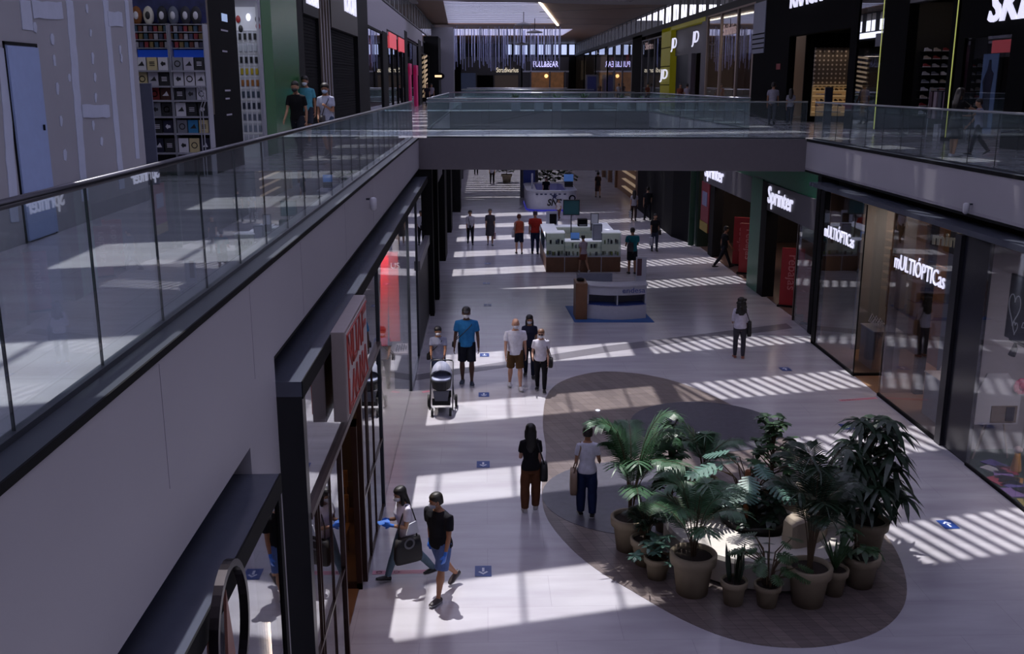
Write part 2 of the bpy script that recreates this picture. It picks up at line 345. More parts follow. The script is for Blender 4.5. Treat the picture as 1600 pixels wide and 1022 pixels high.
# clerestory windows on both sides
def clerestory(n, x, y0, y1, z0, z1, step=2.9):
    m = MB(); y = y0
    m.box(x-.05, x+.05, y0, y1, z0, z0+.08).box(x-.05, x+.05, y0, y1, z1-.08, z1)
    while y < y1: m.box(x-.015, x+.015, y, y+step*.3, z0, z1); m.box(x-.015, x+.015, y+step*.6, y+step*.64, z0, z1); y += step
    struct('window_%d' % n, m, mat('window_frame_grey', '#34363f', .5))
clerestory(1, SR+.2, -8, 150, 11.35, 12.75); clerestory(2, SL-.2, -8, 150, 11.2, 12.75)
m = MB()
for i in range(24): m.box(-6+.9*i, -5.75+.9*i, 149.8, 149.9, 10.6, 13.2)
struct('ceiling_right', MB().box(SR+.35, 21, -8, 150, 10.95, 11.1), darkwall); struct('wall_right', MB().box(20.8, 21, -8, 150, FZ, 11), darkwall)
struct('ceiling_left', MB().box(-12, SL-.35, -8, 150, 10.6, 10.75), darkwall); struct('wall_left', MB().box(-12, -11.8, -8, 150, FZ, 10.7), darkwall)
# ---------------------------------------------------------------- far ceiling
lm = MB(); cw = MB(); sk = [(-2.6, 58), (-3.5, 101), (7.2, 101), (3.1, 62), (2.7, 58)]
cw.prism([(3.0, 74.2), (3.95, 74.2), (7.2, 101), (14, 101), (14, 66), (2.4, 66)], 12.75, 12.9)
cw.prism([(-9, 66), (-2.7, 66), (-3.5, 101), (-9, 101)], 12.75, 12.9)
cw.prism([(-9, 101), (14, 101), (14, 110), (-9, 110)], 12.75, 12.9)
cw.prism([(-9, 150), (14, 150), (14, 126), (-9, 126)], 12.75, 12.9)
cw.prism([(9.5, 126), (9.5, 110), (14, 110), (14, 126)], 12.75, 12.9)
struct('ceiling_wood', cw, ceilm, 'wood clad ceiling beyond the skylights')
seam = MB()
for a, b in (((2.6, 70), (13.5, 72)), ((4.5, 84), (13.5, 78)), ((5.6, 92), (13.5, 93)), ((4, 101.2), (13.5, 101.2))):
    seam.extr([(a[0], a[1], 12.74), (b[0], b[1], 12.74), (b[0], b[1]+.14, 12.74), (a[0], a[1]+.14, 12.74)], (0, 0, .02))
struct('trim_ceiling', seam, dark)
y = 66.0
while y < 101:
    f = (y-58)/43; xa, xb = -2.6-.9*f, 2.6+4.6*f; lm.box(xa, xb, y, y+.95, 12.8, 12.83); y += 1.35
y = 110.0
while y < 126: lm.box(-8, 9.5, y, y+.3, 12.8, 12.9); y += .8
struct('ceiling_slats', lm, mat('slat_grey_far', '#c9cbd8', .5), 'white slats under the far skylights')
# light strip along the far skylight
tag(MB().extr([(3.75, 72, 12.6), (3.92, 72, 12.6), (7.3, 101, 12.6), (7.1, 101, 12.6)], (0, 0, .08)).build('light_strip', mat('led_warm', '#fff0d8', emit=3)), 'thin warm light strip along the edge of the far skylight', 'lamp')
# ---------------------------------------------------------------- shop building kit
shopglass = glass('shop_glass', (.80, .82, .84), .10)
mirrorglass = glass('reflective_shop_glass', (.55, .56, .6), .24)
def wbox(t, name, x0, x1, y0, y1, z0, z1, m, bevel=0.0, label=None):
    return MB().box(min(x0, x1), max(x0, x1), min(y0, y1), max(y0, y1), z0, z1).build(name, m, t, bevel=bevel, label=label)
def shop_room(n, side, X, y0, y1, z0, z1, depth, wallm, floorm=None, back=None):
    s = -1 if side == 'left' else 1
    m = MB(); xa, xb = X + s*depth, X + s*(depth+.1)
    m.box(min(xa, xb), max(xa, xb), y0, y1, z0, z1)
    m.box(min(X+s*.35, xb), max(X+s*.35, xb), y0-.05, y0+.02, z0, z1).box(min(X+s*.35, xb), max(X+s*.35, xb), y1-.02, y1+.05, z0, z1)
    m.box(min(X+s*.35, xb), max(X+s*.35, xb), y0, y1, z1-.05, z1)
    struct('wall_' + side, m, wallm, 'inner walls of the ' + n)
    if floorm: struct('floor', MB().box(min(X+s*.05, xa), max(X+s*.05, xa), y0, y1, z0, z0+.012), floorm, 'floor of the ' + n)
def lamp(name, kind, loc, e, col, size=.5, rot=(0, 0, 0), blend=.5, ang=1.6):
    l = bpy.data.lights.new(name, kind); l.energy = e; l.color = col
    if kind == 'AREA': l.size = size
    if kind == 'POINT': l.shadow_soft_size = size
    if kind == 'SPOT': l.spot_size = ang; l.spot_blend = blend; l.shadow_soft_size = .1
    o = bpy.data.objects.new(name, l); COL.objects.link(o); o.location = loc; o.rotation_euler = rot; return o
bronze = mat('bronze_frame', '#3a2722', .35, .5)
# ======================= LOWER LEFT =======================
t = thing('shopfront', 'nearest left shopfront with dark sloping canopy ledge and grey glass', 'shopfront', (XG, 3, 0))
wbox(t, 'canopy', XL-.3, XG, -4, F1Y, 3.76, 3.91, blackgloss)
wbox(t, 'edge_trim', XG-.002, XG+.012, -4, F1Y, 3.74, 3.915, darkpaint)
wbox(t, 'glass_pane', XG-.04, XG-.02, -4, F1Y-.1, 0, 3.76, mirrorglass)
wbox(t, 'end_post', XL, XG, F1Y-.1, F1Y, 0, 3.76, darkpaint)
rg = MB(); c = gx(358, 985, XG+.05); n = 40
rg.loft([[(XG+.03+dx, c.y+(r)*.85*math.cos(2*PI*i/n), c.z+r*math.sin(2*PI*i/n)) for r, dx in ((.48, 0), (.48, .06), (.43, .06), (.43, 0))] for i in range(n+1)], cap=False)
rg.build('ring_sign', mat('dark_bronze', '#221d22', .3, .7), t, smooth=False, label='dark ring shaped sign')
MB().extr([(XG+.03, c.y-.1, c.z-.45), (XG+.03, c.y+.16, c.z-.45), (XG+.03, c.y+.0, c.z+.3)], (.02, 0, 0)).build('wedge_sign', mat('copper', '#8c5e55', .4, .4), t, label='copper coloured wedge inside the ring')
struct('wall_left', MB().box(XL-4, XL-3.9, -6, F1Y, 0, 4.6).box(XL-4, XL-.3, F1Y, F1Y+.1, 0, 4.6), midwall)
tag(MB().box(XL+.2, XL+.22, F1Y-.60, F1Y-.59, 2.0, 2.85).build('light_tube', mat('led_warm2', '#ffe6cf', emit=3)), 'short glowing vertical light tube behind the nearest left glass', 'lamp')
# long frame with three shops
t = thing('shopfront', 'long black glossy shopfront portal on the left with mirroring glass', 'shopfront', (XG, 13, 0))
wbox(t, 'canopy', XL-.4, XG+.01, F2Y, 30.5, 4.24, 4.39, blackgloss)
wbox(t, 'end_post', XL-.02, XG+.01, F2Y, F2Y+.16, 0, 4.24, mat('post_black', '#111319', .35))
wbox(t, 'edge_trim', XG+.01, XG+.02, F2Y, 30.5, 4.22, 4.395, darkpaint)
def pane(t, a, b, z0=0, z1=4.24, m=None): wbox(t, 'glass_pane', XG-.045, XG-.03, a, b, z0, z1, m or mirrorglass)
def bar(t, y, z0, z1, w=.03, m=bronze, name='glazing_bar'): wbox(t, name, XG-.07 if w > .02 else XG-.032, XG+.0 if w > .02 else XG-.012, y-w, y+w, z0, z1, m)
pane(t, F2Y+.16, 11.4, 0, 2.9); pane(t, F2Y+.16, 16.05, 2.96); pane(t, 13.5, 16.05, 0, 2.9)
wbox(t, 'transom', XG-.09, XG+.02, F2Y+.16, 16.05, 2.9, 2.97, mat('bronze_light', '#5a4a48', .4, .5))
for y in (9.72, 9.84, 10.6, 14.1, 14.22, 14.95): bar(t, y, 0, 2.9, .009)
for z in (.04, 1.25): wbox(t, 'glazing_rail', XG-.03, XG-.01, F2Y+.16, 11.4, z-.02, z+.02, bronze); wbox(t, 'glazing_rail', XG-.03, XG-.01, 13.5, 16.05, z-.02, z+.02, bronze)
for y in (11.42, 13.42): bar(t, y, 0, 2.9, .04, name='door_post')
d = MB().box(XG-.95, XG-.05, 13.15, 13.2, 0, .1).box(XG-.95, XG-.05, 13.15, 13.2, 2.5, 2.6).box(XG-.95, XG-.87, 13.15, 13.2, 0, 2.6).box(XG-.13, XG-.05, 13.15, 13.2, 0, 2.6).build('door_frame', bronze, t)
wbox(t, 'door_glass', XG-.87, XG-.13, 13.17, 13.18, .1, 2.5, shopglass)
pane(t, 16.15, 22.7, 0, 4.24, glass('clear_mirror_glass', (.92, .92, .94), .06, top=.6)); pane(t, 22.75, 25.6); pane(t, 25.7, 30.4)
for y, w in ((16.1, .05), (22.75, .04), (25.65, .05)): bar(t, y, 0, 4.24, w, dark, 'mullion')
wbox(t, 'pillar', -2.13, -1.83, 24.6, 25.2, 0, 4.24, mat('pillar_grey', '#3a3940', .5)); wbox(t, 'pale_panel', -2.3, -2.14, 24.3, 24.4, 2.9, 4.24, mat('pale_inner', '#a5a3aa', .5))
wbox(t, 'sill', XG-.08, XG+.01, 22.75, 30.5, 0, .08, pale_steel)
wbox(t, 'sign_ledge', XG-.06, XG+.05, 25.8, 30.4, 2.35, 2.6, mat('ledge_grey', '#77757c', .4), label='pale ledge above the doors')
wbox(t, 'shutter', XG-.05, XG-.01, 25.8, 30.4, 0, 2.35, mat('shutter_dark', '#1d1d21', .5, .3), label='dark shutter')
# interior of the cafe
struct('floor', MB().box(XL-4, XG-.1, F2Y+.1, 16, .0, .015), mat('cafe_floor', '#6b4a32', .35), 'brown floor of the near left shop')
struct('wall_left', MB().box(XL-4.1, XL-4, F2Y, 30, 0, 4.3).box(XL-4, XG-.1, 16.0, 16.05, 0, 4.24).box(XL-4, XL-.02, F2Y-.05, F2Y+.02, 0, 4.3), mat('cafe_wall', '#54453c', .7))
lamp('cafe_lamp', 'AREA', (-3.6, 12.6, 3.9), 28, (1, .62, .35), 1.0)
for cx, cy_, lb in ((-2.35, 14.2, 'wooden cafe chair just inside the near left door'), (-2.5, 15.2, 'wooden cafe chair beside the back wall of the near left shop')):
    c = thing('cafe_chair', lb, 'chair', (cx, cy_, .015)); cw_ = mat('cafe_wood', '#9a6a3c', .5)
    MB().cbox((cx, cy_, .46), (.2, .2, .02)).build('seat', cw_, c, bevel=.008); MB().cbox((cx, cy_+.2, .8), (.2, .015, .15)).build('backrest', cw_, c, bevel=.008)
    for a in (-.17, .17):
        for b in (-.17, .19): MB().tube([(cx+a, cy_+b, .015), (cx+a*.95, cy_+b*.95, .46 if b < 0 else .9)], .016, 6).build('leg', cw_, c)
# projecting sign box
t = thing('sign_box', 'projecting box sign with red strokes on a pale face, over the near left shop door', 'sign', (XG+.08, 11.8, 3.35))
wbox(t, 'housing', XG+.01, XG+.17, 10.9, 12.95, 3.35, 4.42, mat('sign_taupe', '#8a7f80', .5), bevel=.01)
wbox(t, 'face', XG+.165, XG+.178, 10.97, 12.9, 3.4, 4.38, mat('sign_face', '#b9b0b2', .4))
red = mat('red_letter', '#a02a22', .45)
sg = MB(); X = XG+.18
def strk(pts, w=.035):
    for a, b in zip(pts[:-1], pts[1:]):
        a = Vector((X, *a)); b = Vector((X, *b)); d = (b-a).normalized(); n = Vector((0, -d.z, d.y))*w
        a = a - d*w*.6; b = b + d*w*.6
        sg.extr([a-n, b-n, b+n, a+n], (.012, 0, 0))
for pts in ([(11.05,3.95),(11.05,4.3),(11.35,3.95),(11.35,4.3)], [(11.5,4.3),(11.5,3.95),(11.8,3.95),(11.8,4.3)], [(11.95,3.95),(12.1,4.3),(12.25,3.95)], [(12.4,3.95),(12.4,4.3),(12.75,4.3)], [(12.4,4.12),(12.7,4.12)],
            [(11.05,3.8),(11.05,3.47),(11.2,3.47)], [(11.3,3.47),(11.45,3.8),(11.6,3.47),(11.75,3.8),(11.9,3.47)], [(12.05,3.47),(12.05,3.8),(12.3,3.47),(12.3,3.8)], [(12.42,3.47),(12.6,3.8),(12.78,3.47)]): strk(pts)
strk([(11.0, 3.43), (12.87, 3.43)], .012); strk([(11.0, 3.43), (11.0, 4.35)], .012); strk([(11.0, 4.35), (12.87, 4.35)], .012)
sg.build('lettering', red, t)
# red window display in the second shop
t = thing('display_board', 'tall red board with white letters in the left shop window', 'board', (-2.3, 24, 0))
wbox(t, 'board', -2.40, -2.14, 24.0, 24.1, .9, 3.15, mat('red_board', '#b5382b', .4), label='red board')
text_mesh('lettering', 'US', mat('white_letter', '#e8e8ee', .4, emit=.3), (-2.33, 23.99, 2.75), (1, 0, 0), (0, 0, 1), .2, .01, t)
t = thing('banner_strip', 'narrow bright red hanging strip in the left shop window', 'banner', (-2.36, 23, 1.3))
MB().cbox((-2.40, 23.0, 2.15), (.09, .02, 1.1), 0, 0, .04).build('fabric', mat('bright_red', '#c8201c', .4), t)
t = thing('display_counter', 'black display counter with pale top tray behind the left shop glass', 'display counter', (-2.0, 23.2, 0))
wbox(t, 'plinth', -2.2, -1.84, 22.9, 23.8, 0, .85, darkpaint); wbox(t, 'tray', -2.21, -1.83, 22.88, 23.8, .85, .9, mat('tray_white', '#c3c0c8', .4))
for k in range(14):
    b = MB().ell((-2.15+.055*(k % 5), 22.95+.07*(k//2), .95), (.022, .035, .05), n=8, m=5).build('jewellery_stand', mat('silver', '#a5a5ad', .25, .8))
    tag(b, 'small silver jewellery stand on the black display counter', 'jewellery stand', 'jewellery stands on the counter')
lamp('window_lamp', 'AREA', (-2.9, 22.4, 4.0), 170, (1, .9, .8), .6)  # unseen area light added to bring out the red window display
# further left shopfronts
def col_box(x0, x1, y0, y1, m, label, z1=4.6): return tag(MB().box(x0, x1, y0, y1, 0, z1).build('shop_pillar', m, bevel=.01), label, 'pillar')
t = thing('shopfront', 'left shopfront of dark shutters between two black pillars under the bridge', 'shopfront', (XG, 32, 0))
wbox(t, 'pillar', XG-.6, XG+.14, 30.6, 31.1, 0, 4.6, darkpaint); wbox(t, 'pillar', XG-.6, XG+.19, 33.0, 33.6, 0, 4.6, darkpaint)
wbox(t, 'fascia', XG-.6, XG, 31.1, 33, 2.9, 4.6, greycol); wbox(t, 'shutter', XG-.1, XG, 31.1, 33, 0, 2.9, dark)
t = thing('shopfront', 'left shopfront with tan framed window beyond the shuttered one', 'shopfront', (XG, 37, 0))
wbox(t, 'frame', XG-.1, XG+.04, 33.6, 33.9, 0, 4.5, woodwall, label='tan wooden frame'); wbox(t, 'glass_pane', XG-.06, XG-.04, 33.9, 40.5, 0, 4.5, shopglass)
wbox(t, 'lintel', XG-.1, XG+.04, 33.9, 40.5, 3.6, 4.5, greycol)
wbox(t, 'back_panel', XG-2.5, XG-2.4, 33.6, 40.5, 0, 4.5, beige)
t = thing('shopfront', 'left shopfront with broad black pillars halfway down the mall', 'shopfront', (XG, 47, 0))
for a, b, xo in ((40.6, 42.6, .12), (48.6, 50.4, .1), (56.6, 58.6, .35)): wbox(t, 'pillar', XG-.6, XG+xo, a, b, 0, 4.6, darkpaint)
wbox(t, 'glass_pane', XG-.06, XG-.04, 42.6, 56.6, 0, 4.6, shopglass); wbox(t, 'back_panel', XG-2.5, XG-2.4, 41, 58, 0, 4.5, darkwall)
t = thing('shopfront', 'farthest left glass shopfront on the lower floor', 'shopfront', (XG, 75, 0))
wbox(t, 'glass_pane', XG-.06, XG-.04, 58.6, 100, 0, 4.6, shopglass); wbox(t, 'back_panel', XG-2.5, XG-2.4, 58, 110, 0, 4.5, midwall)
for a in (64, 70, 77, 85, 94): wbox(t, 'pillar', XG-.3, XG+.1, a, a+.5, 0, 4.6, greycol)
# ceiling mounted camera / lamp on the fascia
for px, py, X, lb in ((572, 318, XL, 'small white dome camera fixed on the left fascia'), (655, 238, XL, 'small white camera at the left end of the bridge'), (1519, 325, XR, 'small white camera on the right fascia')):
    p = gx(px, py, X); s = 1 if X < 0 else -1
    t = thing('security_camera', lb, 'camera', p)
    MB().box(min(p.x, p.x+s*.12), max(p.x, p.x+s*.12), p.y-.02, p.y+.02, p.z+.06, p.z+.09).build('bracket', dark, t)
    MB().lathe((p.x+s*.12, p.y, p.z-.12), [(.02, 0), (.055, .03), (.06, .1), (.06, .2), (.03, .22)], 14).build('housing', mat('camera_white', '#b9b9c2', .35), t, smooth=True)
# ======================= LOWER RIGHT =======================
green = mat('sprinter_green', '#1d6b4a', .35, noise=.1)
greysign = mat('sign_grey', '#55525a', .55)
letw = mat('lit_letter_white', '#e6e6ff', .4, emit=.85)
def rq(t, name, x, y0, y1, z0, z1, m, th=.05, label=None): return wbox(t, name, x, x+th, y0, y1, z0, z1, m, label=label)
t = thing('shopfront', 'green and grey sportswear shopfront with two white lit name signs', 'shopfront', (9.55, 35, 0))
rq(t, 'top_band', 9.55, 28.2, 45.2, 3.9, 4.7, green, .2, 'green band')
rq(t, 'pillar', 9.5, 33.9, 35.3, 0, 3.95, green, .5, 'green pillar'); rq(t, 'pillar', 9.5, 44.0, 47, 0, 4.6, mat('dark_green', '#10241d', .4), .5, 'very dark green pillar')
rq(t, 'post', 9.5, 33.2, 33.9, 0, 3.9, darkpaint, .4); rq(t, 'post', 9.48, 27.9, 28.2, 0, 4.6, darkpaint, .5); rq(t, 'post', 9.55, 41.2, 42.0, 0, 3.3, darkpaint, .4)
for a, b in ((28.2, 33.3), (35.3, 43.2)):
    rq(t, 'sign_board', 9.5, a, b, 3.0, 3.9, greysign, .3)
text_mesh('lettering', 'Sprinter', letw, (9.47, 33.1, 3.28), (0, -1, 0), (0, 0, 1), .78, .03, t, width=2.75, bold=.01)
text_mesh('lettering', 'Sprinter', letw, (9.47, 42.9, 3.28), (0, -1, 0), (0, 0, 1), .78, .03, t, width=3.4, bold=.01)
rq(t, 'glass_pane', 9.52, 28.3, 29.7, 0, 3.0, shopglass, .02); rq(t, 'glass_frame', 9.5, 29.7, 29.78, 0, 3.0, bronze, .08)
rq(t, 'poster', 9.5, 42.0, 43.5, .9, 3.0, mat('poster_red', '#7c2430', .5), .05, 'red poster with a pale square'); rq(t, 'poster_panel', 9.48, 42.3, 43.2, 2.0, 2.6, mat('poster_pale', '#7c7fa0', .5), .03); rq(t, 'poster_base', 9.48, 42.0, 43.5, .9, 1.3, mat('poster_yellow', '#8f7a20', .5), .03)
shop_room('sportswear shop', 'right', 9.6, 28.0, 45.0, 0, 4.5, 6.5, mat('sport_wall', '#2b2627', .7), mat('sport_floor', '#5b4a45', .3))
struct('wall_right', MB().box(11.6, 11.7, 31.3, 33.3, 0, 3.9), mat('sport_beige', '#8b7464', .6), 'beige inner wall behind the nearer entrance')
def rebajas(x, y, lb, rz=0.0, h=1.9):
    t = thing('sale_banner', lb, 'banner', (x, y, 0))
    MB().cbox((x, y, h/2+.05), (.36, .04, h/2), rz).build('panel', mat('sale_red', '#9c1f25', .5), t); MB().cbox((x, y, .03), (.4, .15, .03), rz).build('base', darkpaint, t)
    q = Vector((math.cos(rz), math.sin(rz), 0)); f = Vector((math.sin(rz), -math.cos(rz), 0))
    text_mesh('lettering', 'rebajas', mat('sale_text', '#c9767a', .5), Vector((x, y, 0)) - q*.12 + f*.05 + Vector((0, 0, h-.15)), (0, 0, -1), q, .42, .01, t)
rebajas(10.0, 31.6, 'red sale banner on the left of the nearer sportswear entrance', -.5); rebajas(10.15, 30.2, 'red sale banner in the middle of the nearer sportswear entrance', -.5, 1.75); rebajas(9.95, 29.0, 'red sale banner behind the glass edge of the nearer sportswear entrance', -.9, 1.6)
rebajas(10.3, 39.2, 'red sale banner on the left of the farther sportswear entrance', -.5); rebajas(10.1, 37.4, 'red sale banner on the right of the farther sportswear entrance', -.5)
lamp('sport_lamp', 'AREA', (11.2, 40.0, 4.2), 60, (1, .75, .62), 1.5); lamp('sport_lamp', 'AREA', (10.8, 31.0, 4.2), 30, (1, .75, .65), 1.0)
# clothes rails inside the sports shop
cols = ['#1d1b20', '#b0a890', '#7d1f1f', '#26303f', '#a8811f', '#303035', '#c9c4c0', '#822622']
for k in range(26):
    y = 29.6+.16*(k % 13); z = 1.25 if k < 13 else 2.25
    x = 12.2 + .03*rnd.random(); cl = cols[rnd.randrange(8)]
    g = MB().extr([(x-.22, y, z+.75), (x-.05, y, z+.85), (x+.05, y, z+.85), (x+.22, y, z+.75), (x+.2, y, z+.5), (x+.14, y, z+.6), (x+.14, y, z+.1), (x-.14, y, z+.1), (x-.14, y, z+.6), (x-.2, y, z+.5)], (0, .06, 0)).build('shirt', mat('cloth'+cl, cl, .8))
    tag(g, 'folded and hung sports shirt on the wall behind the nearer entrance', 'shirt', 'shirts on the sports shop wall')
tag(MB().extr([(10.9, 38.9, 2.9), (11.2, 38.9, 3.1), (11.5, 38.9, 3.1), (11.8, 38.9, 2.9), (11.7, 38.9, 2.5), (11.6, 38.9, 2.6), (11.6, 38.9, 1.9), (11.1, 38.9, 1.9), (11.1, 38.9, 2.6), (11.0, 38.9, 2.5)], (0, .12, 0)).build('shirt', mat('shirt_white', '#b9a79c', .8)), 'white shirt hanging above the farther sportswear entrance', 'shirt')
# optician
t = thing('shopfront', 'optician shopfront, glass corner bay on the far side of its entrance', 'shopfront', (XF, 25, 0))
def rpane(t, a, b, z0=.06, z1=4.3, x=XF, m=None): wbox(t, 'glass_pane', x+.02, x+.035, a, b, z0, z1, m or shopglass)
rpane(t, 23.75, 26.7); wbox(t, 'corner_post', XF, XF+.1, 26.7, 27.0, 0, 4.3, darkpaint); wbox(t, 'sill', XF, XF+.06, 23.7, 27, 0, .07, darkpaint)
wbox(t, 'corner_glass', XF+.03, XF+.8, 23.7, 23.715, .06, 4.3, shopglass); wbox(t, 'post', XF+.75, XF+.95, 23.6, 23.8, 0, 4.3, darkpaint); wbox(t, 'sill', XF, XF+.8, 23.66, 23.74, 0, .07, darkpaint)
wbox(t, 'glazing_joint', XF+.01, XF+.03, 23.69, 23.73, 0, 4.3, darkpaint)
text_mesh('lettering', 'mULTIÓPTICas', letw, (XF+.02, 26.6, 3.12), (0, -1, 0), (0, 0, 1), .46, .02, t, width=2.2)
struct('trim_canopy', MB().box(XF-.02, XR+.3, -4, 28.0, 4.33, 4.44), blackgloss, 'glossy black ledge running above the right shops')
t = thing('shopfront', 'optician shopfront, wide glass bay on the near side of its entrance', 'shopfront', (XF, 20.5, 0))
rpane(t, 19.0, 22.0); wbox(t, 'sill', XF, XF+.06, 18.9, 22.1, 0, .07, darkpaint)
wbox(t, 'corner_glass', XF+.03, XF+1.0, 22.1, 22.115, .06, 4.3, shopglass)
wbox(t, 'post', XF+.9, XF+1.1, 22.1, 22.3, 0, 4.3, darkpaint); wbox(t, 'post', XF-.02, XF+.1, 18.75, 19.0, 0, 4.3, mat('post_grey', '#2a2a31', .35, .4)); wbox(t, 'side_panel', XF+.05, XF+.1, 17.7, 18.75, 0, 4.3, mat('side_panel', '#1e1f27', .2))
text_mesh('lettering', 'mULTIÓPTICas', letw, (XF+.02, 21.85, 3.12), (0, -1, 0), (0, 0, 1), .48, .02, t, width=2.5)
text_mesh('emblem', 'mini', mat('dim_letter', '#a39f95', .4, emit=.15), (XF+.9, 22.0, 3.62), (.6, -1, 0), (0, 0, 1), .42, .03, t, bold=.01)
MB().box(XF+.06, XF+.07, 21.05, 21.4, 2.92, 3.1)
shop_room('optician', 'right', XF, 18.8, 27.2, 0, 4.33, 6.0, mat('optic_wall', '#7a5f4c', .7), mat('optic_floor', '#8a6a52', .3))
struct('wall_right', MB().box(XF+3.2, XF+3.3, 18.9, 21.2, 0, 3.0).box(XF+2.4, XF+2.5, 23.9, 27, 0, 2.6), woodwall, 'wood clad inner walls of the optician')
struct('wall_right', MB().box(XF+.9, XF+2.4, 26.2, 26.3, 0, 4.3).box(XF+1.6, XF+1.9, 22.3, 22.6, 0, 4.3), mat('optic_grey', '#6b6f77', .6), 'grey inner wall and pier of the optician')
lamp('optic_lamp', 'AREA', (11.3, 20.5, 4.1), 90, (1, .72, .5), 1.2); lamp('optic_lamp', 'AREA', (11.0, 25, 4.1), 55, (1, .74, .55), 1.0)
def counter(x, y, lb, h=.95, w=.45, l=.8, col='#8b8a93'):
    t = thing('display_counter', lb, 'display counter', (x, y, 0))
    MB().box(x-w, x+w, y-l, y+l, 0, h).build('body', mat('counter'+col, col, .5), t, bevel=.015); MB().box(x-w-.02, x+w+.02, y-l-.02, y+l+.02, h, h+.03).build('top', mat('counter_top', '#a5a5b0', .3), t)
    for k in range(9):
        yy_ = y - l*.8 + 1.6*l*k/8
        g = MB().tube([(x-.2, yy_, h+.1), (x-.1, yy_+.05, h+.2+.05*(k % 3)), (x+.02, yy_+.07, h+.1)], .015, 6).build('eyewear_stand', mat('stand_pale', '#b8b6c0', .4))
        tag(g, 'small pale eyewear stand on the ' + lb.split(' with')[0], 'eyewear stand', 'eyewear stands')
counter(10.15, 20.0, 'grey display counter with glasses in the near optician bay'); counter(10.2, 24.6, 'grey display counter with glasses in the far optician bay', 1.0, .35, .45)
t = thing('wall_screen', 'narrow upright screen on the wood wall in the far optician bay', 'screen', (10.4, 24.6, 1.6))
MB().box(10.42, 10.47, 24.3, 25.0, 1.5, 3.0).build('frame', darkpaint, t); MB().box(10.41, 10.42, 24.34, 24.96, 1.55, 2.95).build('display', mat('blue_display', '#39445f', .3), t)
for k in range(8):
    g = MB().cbox((XF+2.6, 19.2+.02*k, 1.3+.24*k), (.16, .28, .02)).build('eyewear_shelf', mat('shelf_lit', '#a58870', .5, emit=.15))
    tag(g, 'short lit shelf holding glasses on the wood wall of the optician', 'shelf', 'eyewear shelves')
for x, y in ((11.0, 21.3), (11.5, 19.9)):
    t = thing('chair', 'dark chair inside the optician' + (' near its entrance' if y > 21 else ' beside the back wall'), 'chair', (x, y, 0))
    MB().box(x-.22, x+.22, y-.22, y+.22, .43, .47).build('seat', darkpaint, t); MB().box(x+.2, x+.23, y-.22, y+.22, .5, .9).build('backrest', darkpaint, t)
    for a in (-.18, .18):
        for b in (-.18, .18): MB().tube([(x+a, y+b, 0), (x+a*.9, y+b*.9, .43)], .015, 6).build('leg', darkpaint, t)
# craft shop
t = thing('shopfront', 'craft shop window with a heart drawing and pink wall, nearest on the right', 'shopfront', (XF, 14, 0))
rpane(t, 15.9, 17.7); rpane(t, 13.9, 15.88); rpane(t, 8, 13.88); wbox(t, 'sill', XF, XF+.06, 8, 17.7, 0, .05, darkpaint)
shop_room('craft shop', 'right', XF, 8.0, 18.7, 0, 4.33, 5.0, mat('craft_pink', '#9a7b84', .7), mat('craft_green_floor', '#1d3a2c', .6))
struct('wall_right', MB().box(XF+.5, XF+4, 18.5, 18.6, 0, 4.3).box(XF+2.6, XF+2.7, 12.0, 18.2, 0, 4.3), mat('craft_white', '#9c98a3', .7), 'pale wall inside the craft shop')
wbox(t, 'dark_banner', XF+.5, XF+.55, 12.5, 17.75, 2.55, 3.75, mat('banner_dark', '#17141c', .5), label='dark banner with white handwriting')
lw = mat('chalk_white', '#c9c6cf', .5, emit=.1)
text_mesh('lettering', 'Craft', lw, (XF+.49, 17.0, 3.05), (0, -1, 0), (0, 0, 1), .34, .01, t)
text_mesh('lettering', 'Dream   more', lw, (XF+.49, 17.2, 2.85), (0, -1, 0), (0, 0, 1), .16, .01, t, shear=.3)
ht = MB(); pts = [(XF+.49, 17.5 - .2*16*math.sin(a)**3/16, 3.15 + .02*(13*math.cos(a)-5*math.cos(2*a)-2*math.cos(3*a)-math.cos(4*a))) for a in [2*PI*i/30 for i in range(31)]]
ht.tube(pts, .01, 6); ht.tube([(p[0], 17.4+(p[1]-17.5)*.4, 2.8+(p[2]-3.15)*.4) for p in pts], .008, 6); ht.build('heart_drawing', lw, t)
tr = thing('track_light', 'black ceiling track with spot lamps inside the craft shop', 'lamp', (XF+.7, 16.5, 2.4))
MB().tube([(XF+.7, 17.9, 2.45), (XF+.7, 13.5, 2.45)], .025, 6).build('track', darkpaint, tr)
for y in (17.7, 17.0, 16.2): MB().tube([(XF+.7, y, 2.43), (XF+.7, y, 2.32), (XF+.63, y-.05, 2.2)], [.02, .06, .07], 8).build('spot', darkpaint, tr)
lamp('craft_lamp', 'AREA', (11.0, 14.5, 4.1), 150, (1, .86, .84), 1.4)
t = thing('easel', 'white easel board with a pink paper rosette in the craft shop window', 'easel', (9.85, 18.0, 0))
ex, ey = 9.85, 18.0
for dx, dy in ((-.35, 0), (.35, 0), (0, .5)): MB().tube([(ex+dx*.3, ey+dy*.2, 1.1), (ex+dx, ey+dy, 0)], .02, 6).build('leg', mat('easel_wood', '#8d8078', .6), t)
MB().extr([(ex-.45, ey-.02, .72), (ex+.45, ey-.02, .72), (ex+.45, ey-.02, 1.35), (ex+.15, ey-.02, 1.75), (ex-.25, ey-.02, 1.75), (ex-.45, ey-.02, 1.3)], (0, .04, 0)).build('board', mat('easel_board', '#b5b4bf', .6), t)
MB().box(ex-.1, ex+.4, ey-.04, ey-.02, .76, 1.1).build('picture', mat('easel_pic', '#6f6258', .6), t); MB().box(ex+.18, ex+.34, ey-.06, ey-.04, .8, 1.08).build('card', darkpaint, t)
fl = MB()
for k in range(10): a = 2*PI*k/10; fl.ell((ex+.42+.1*math.cos(a), ey-.06, 1.5+.1*math.sin(a)), (.07, .03, .07), n=8, m=5)
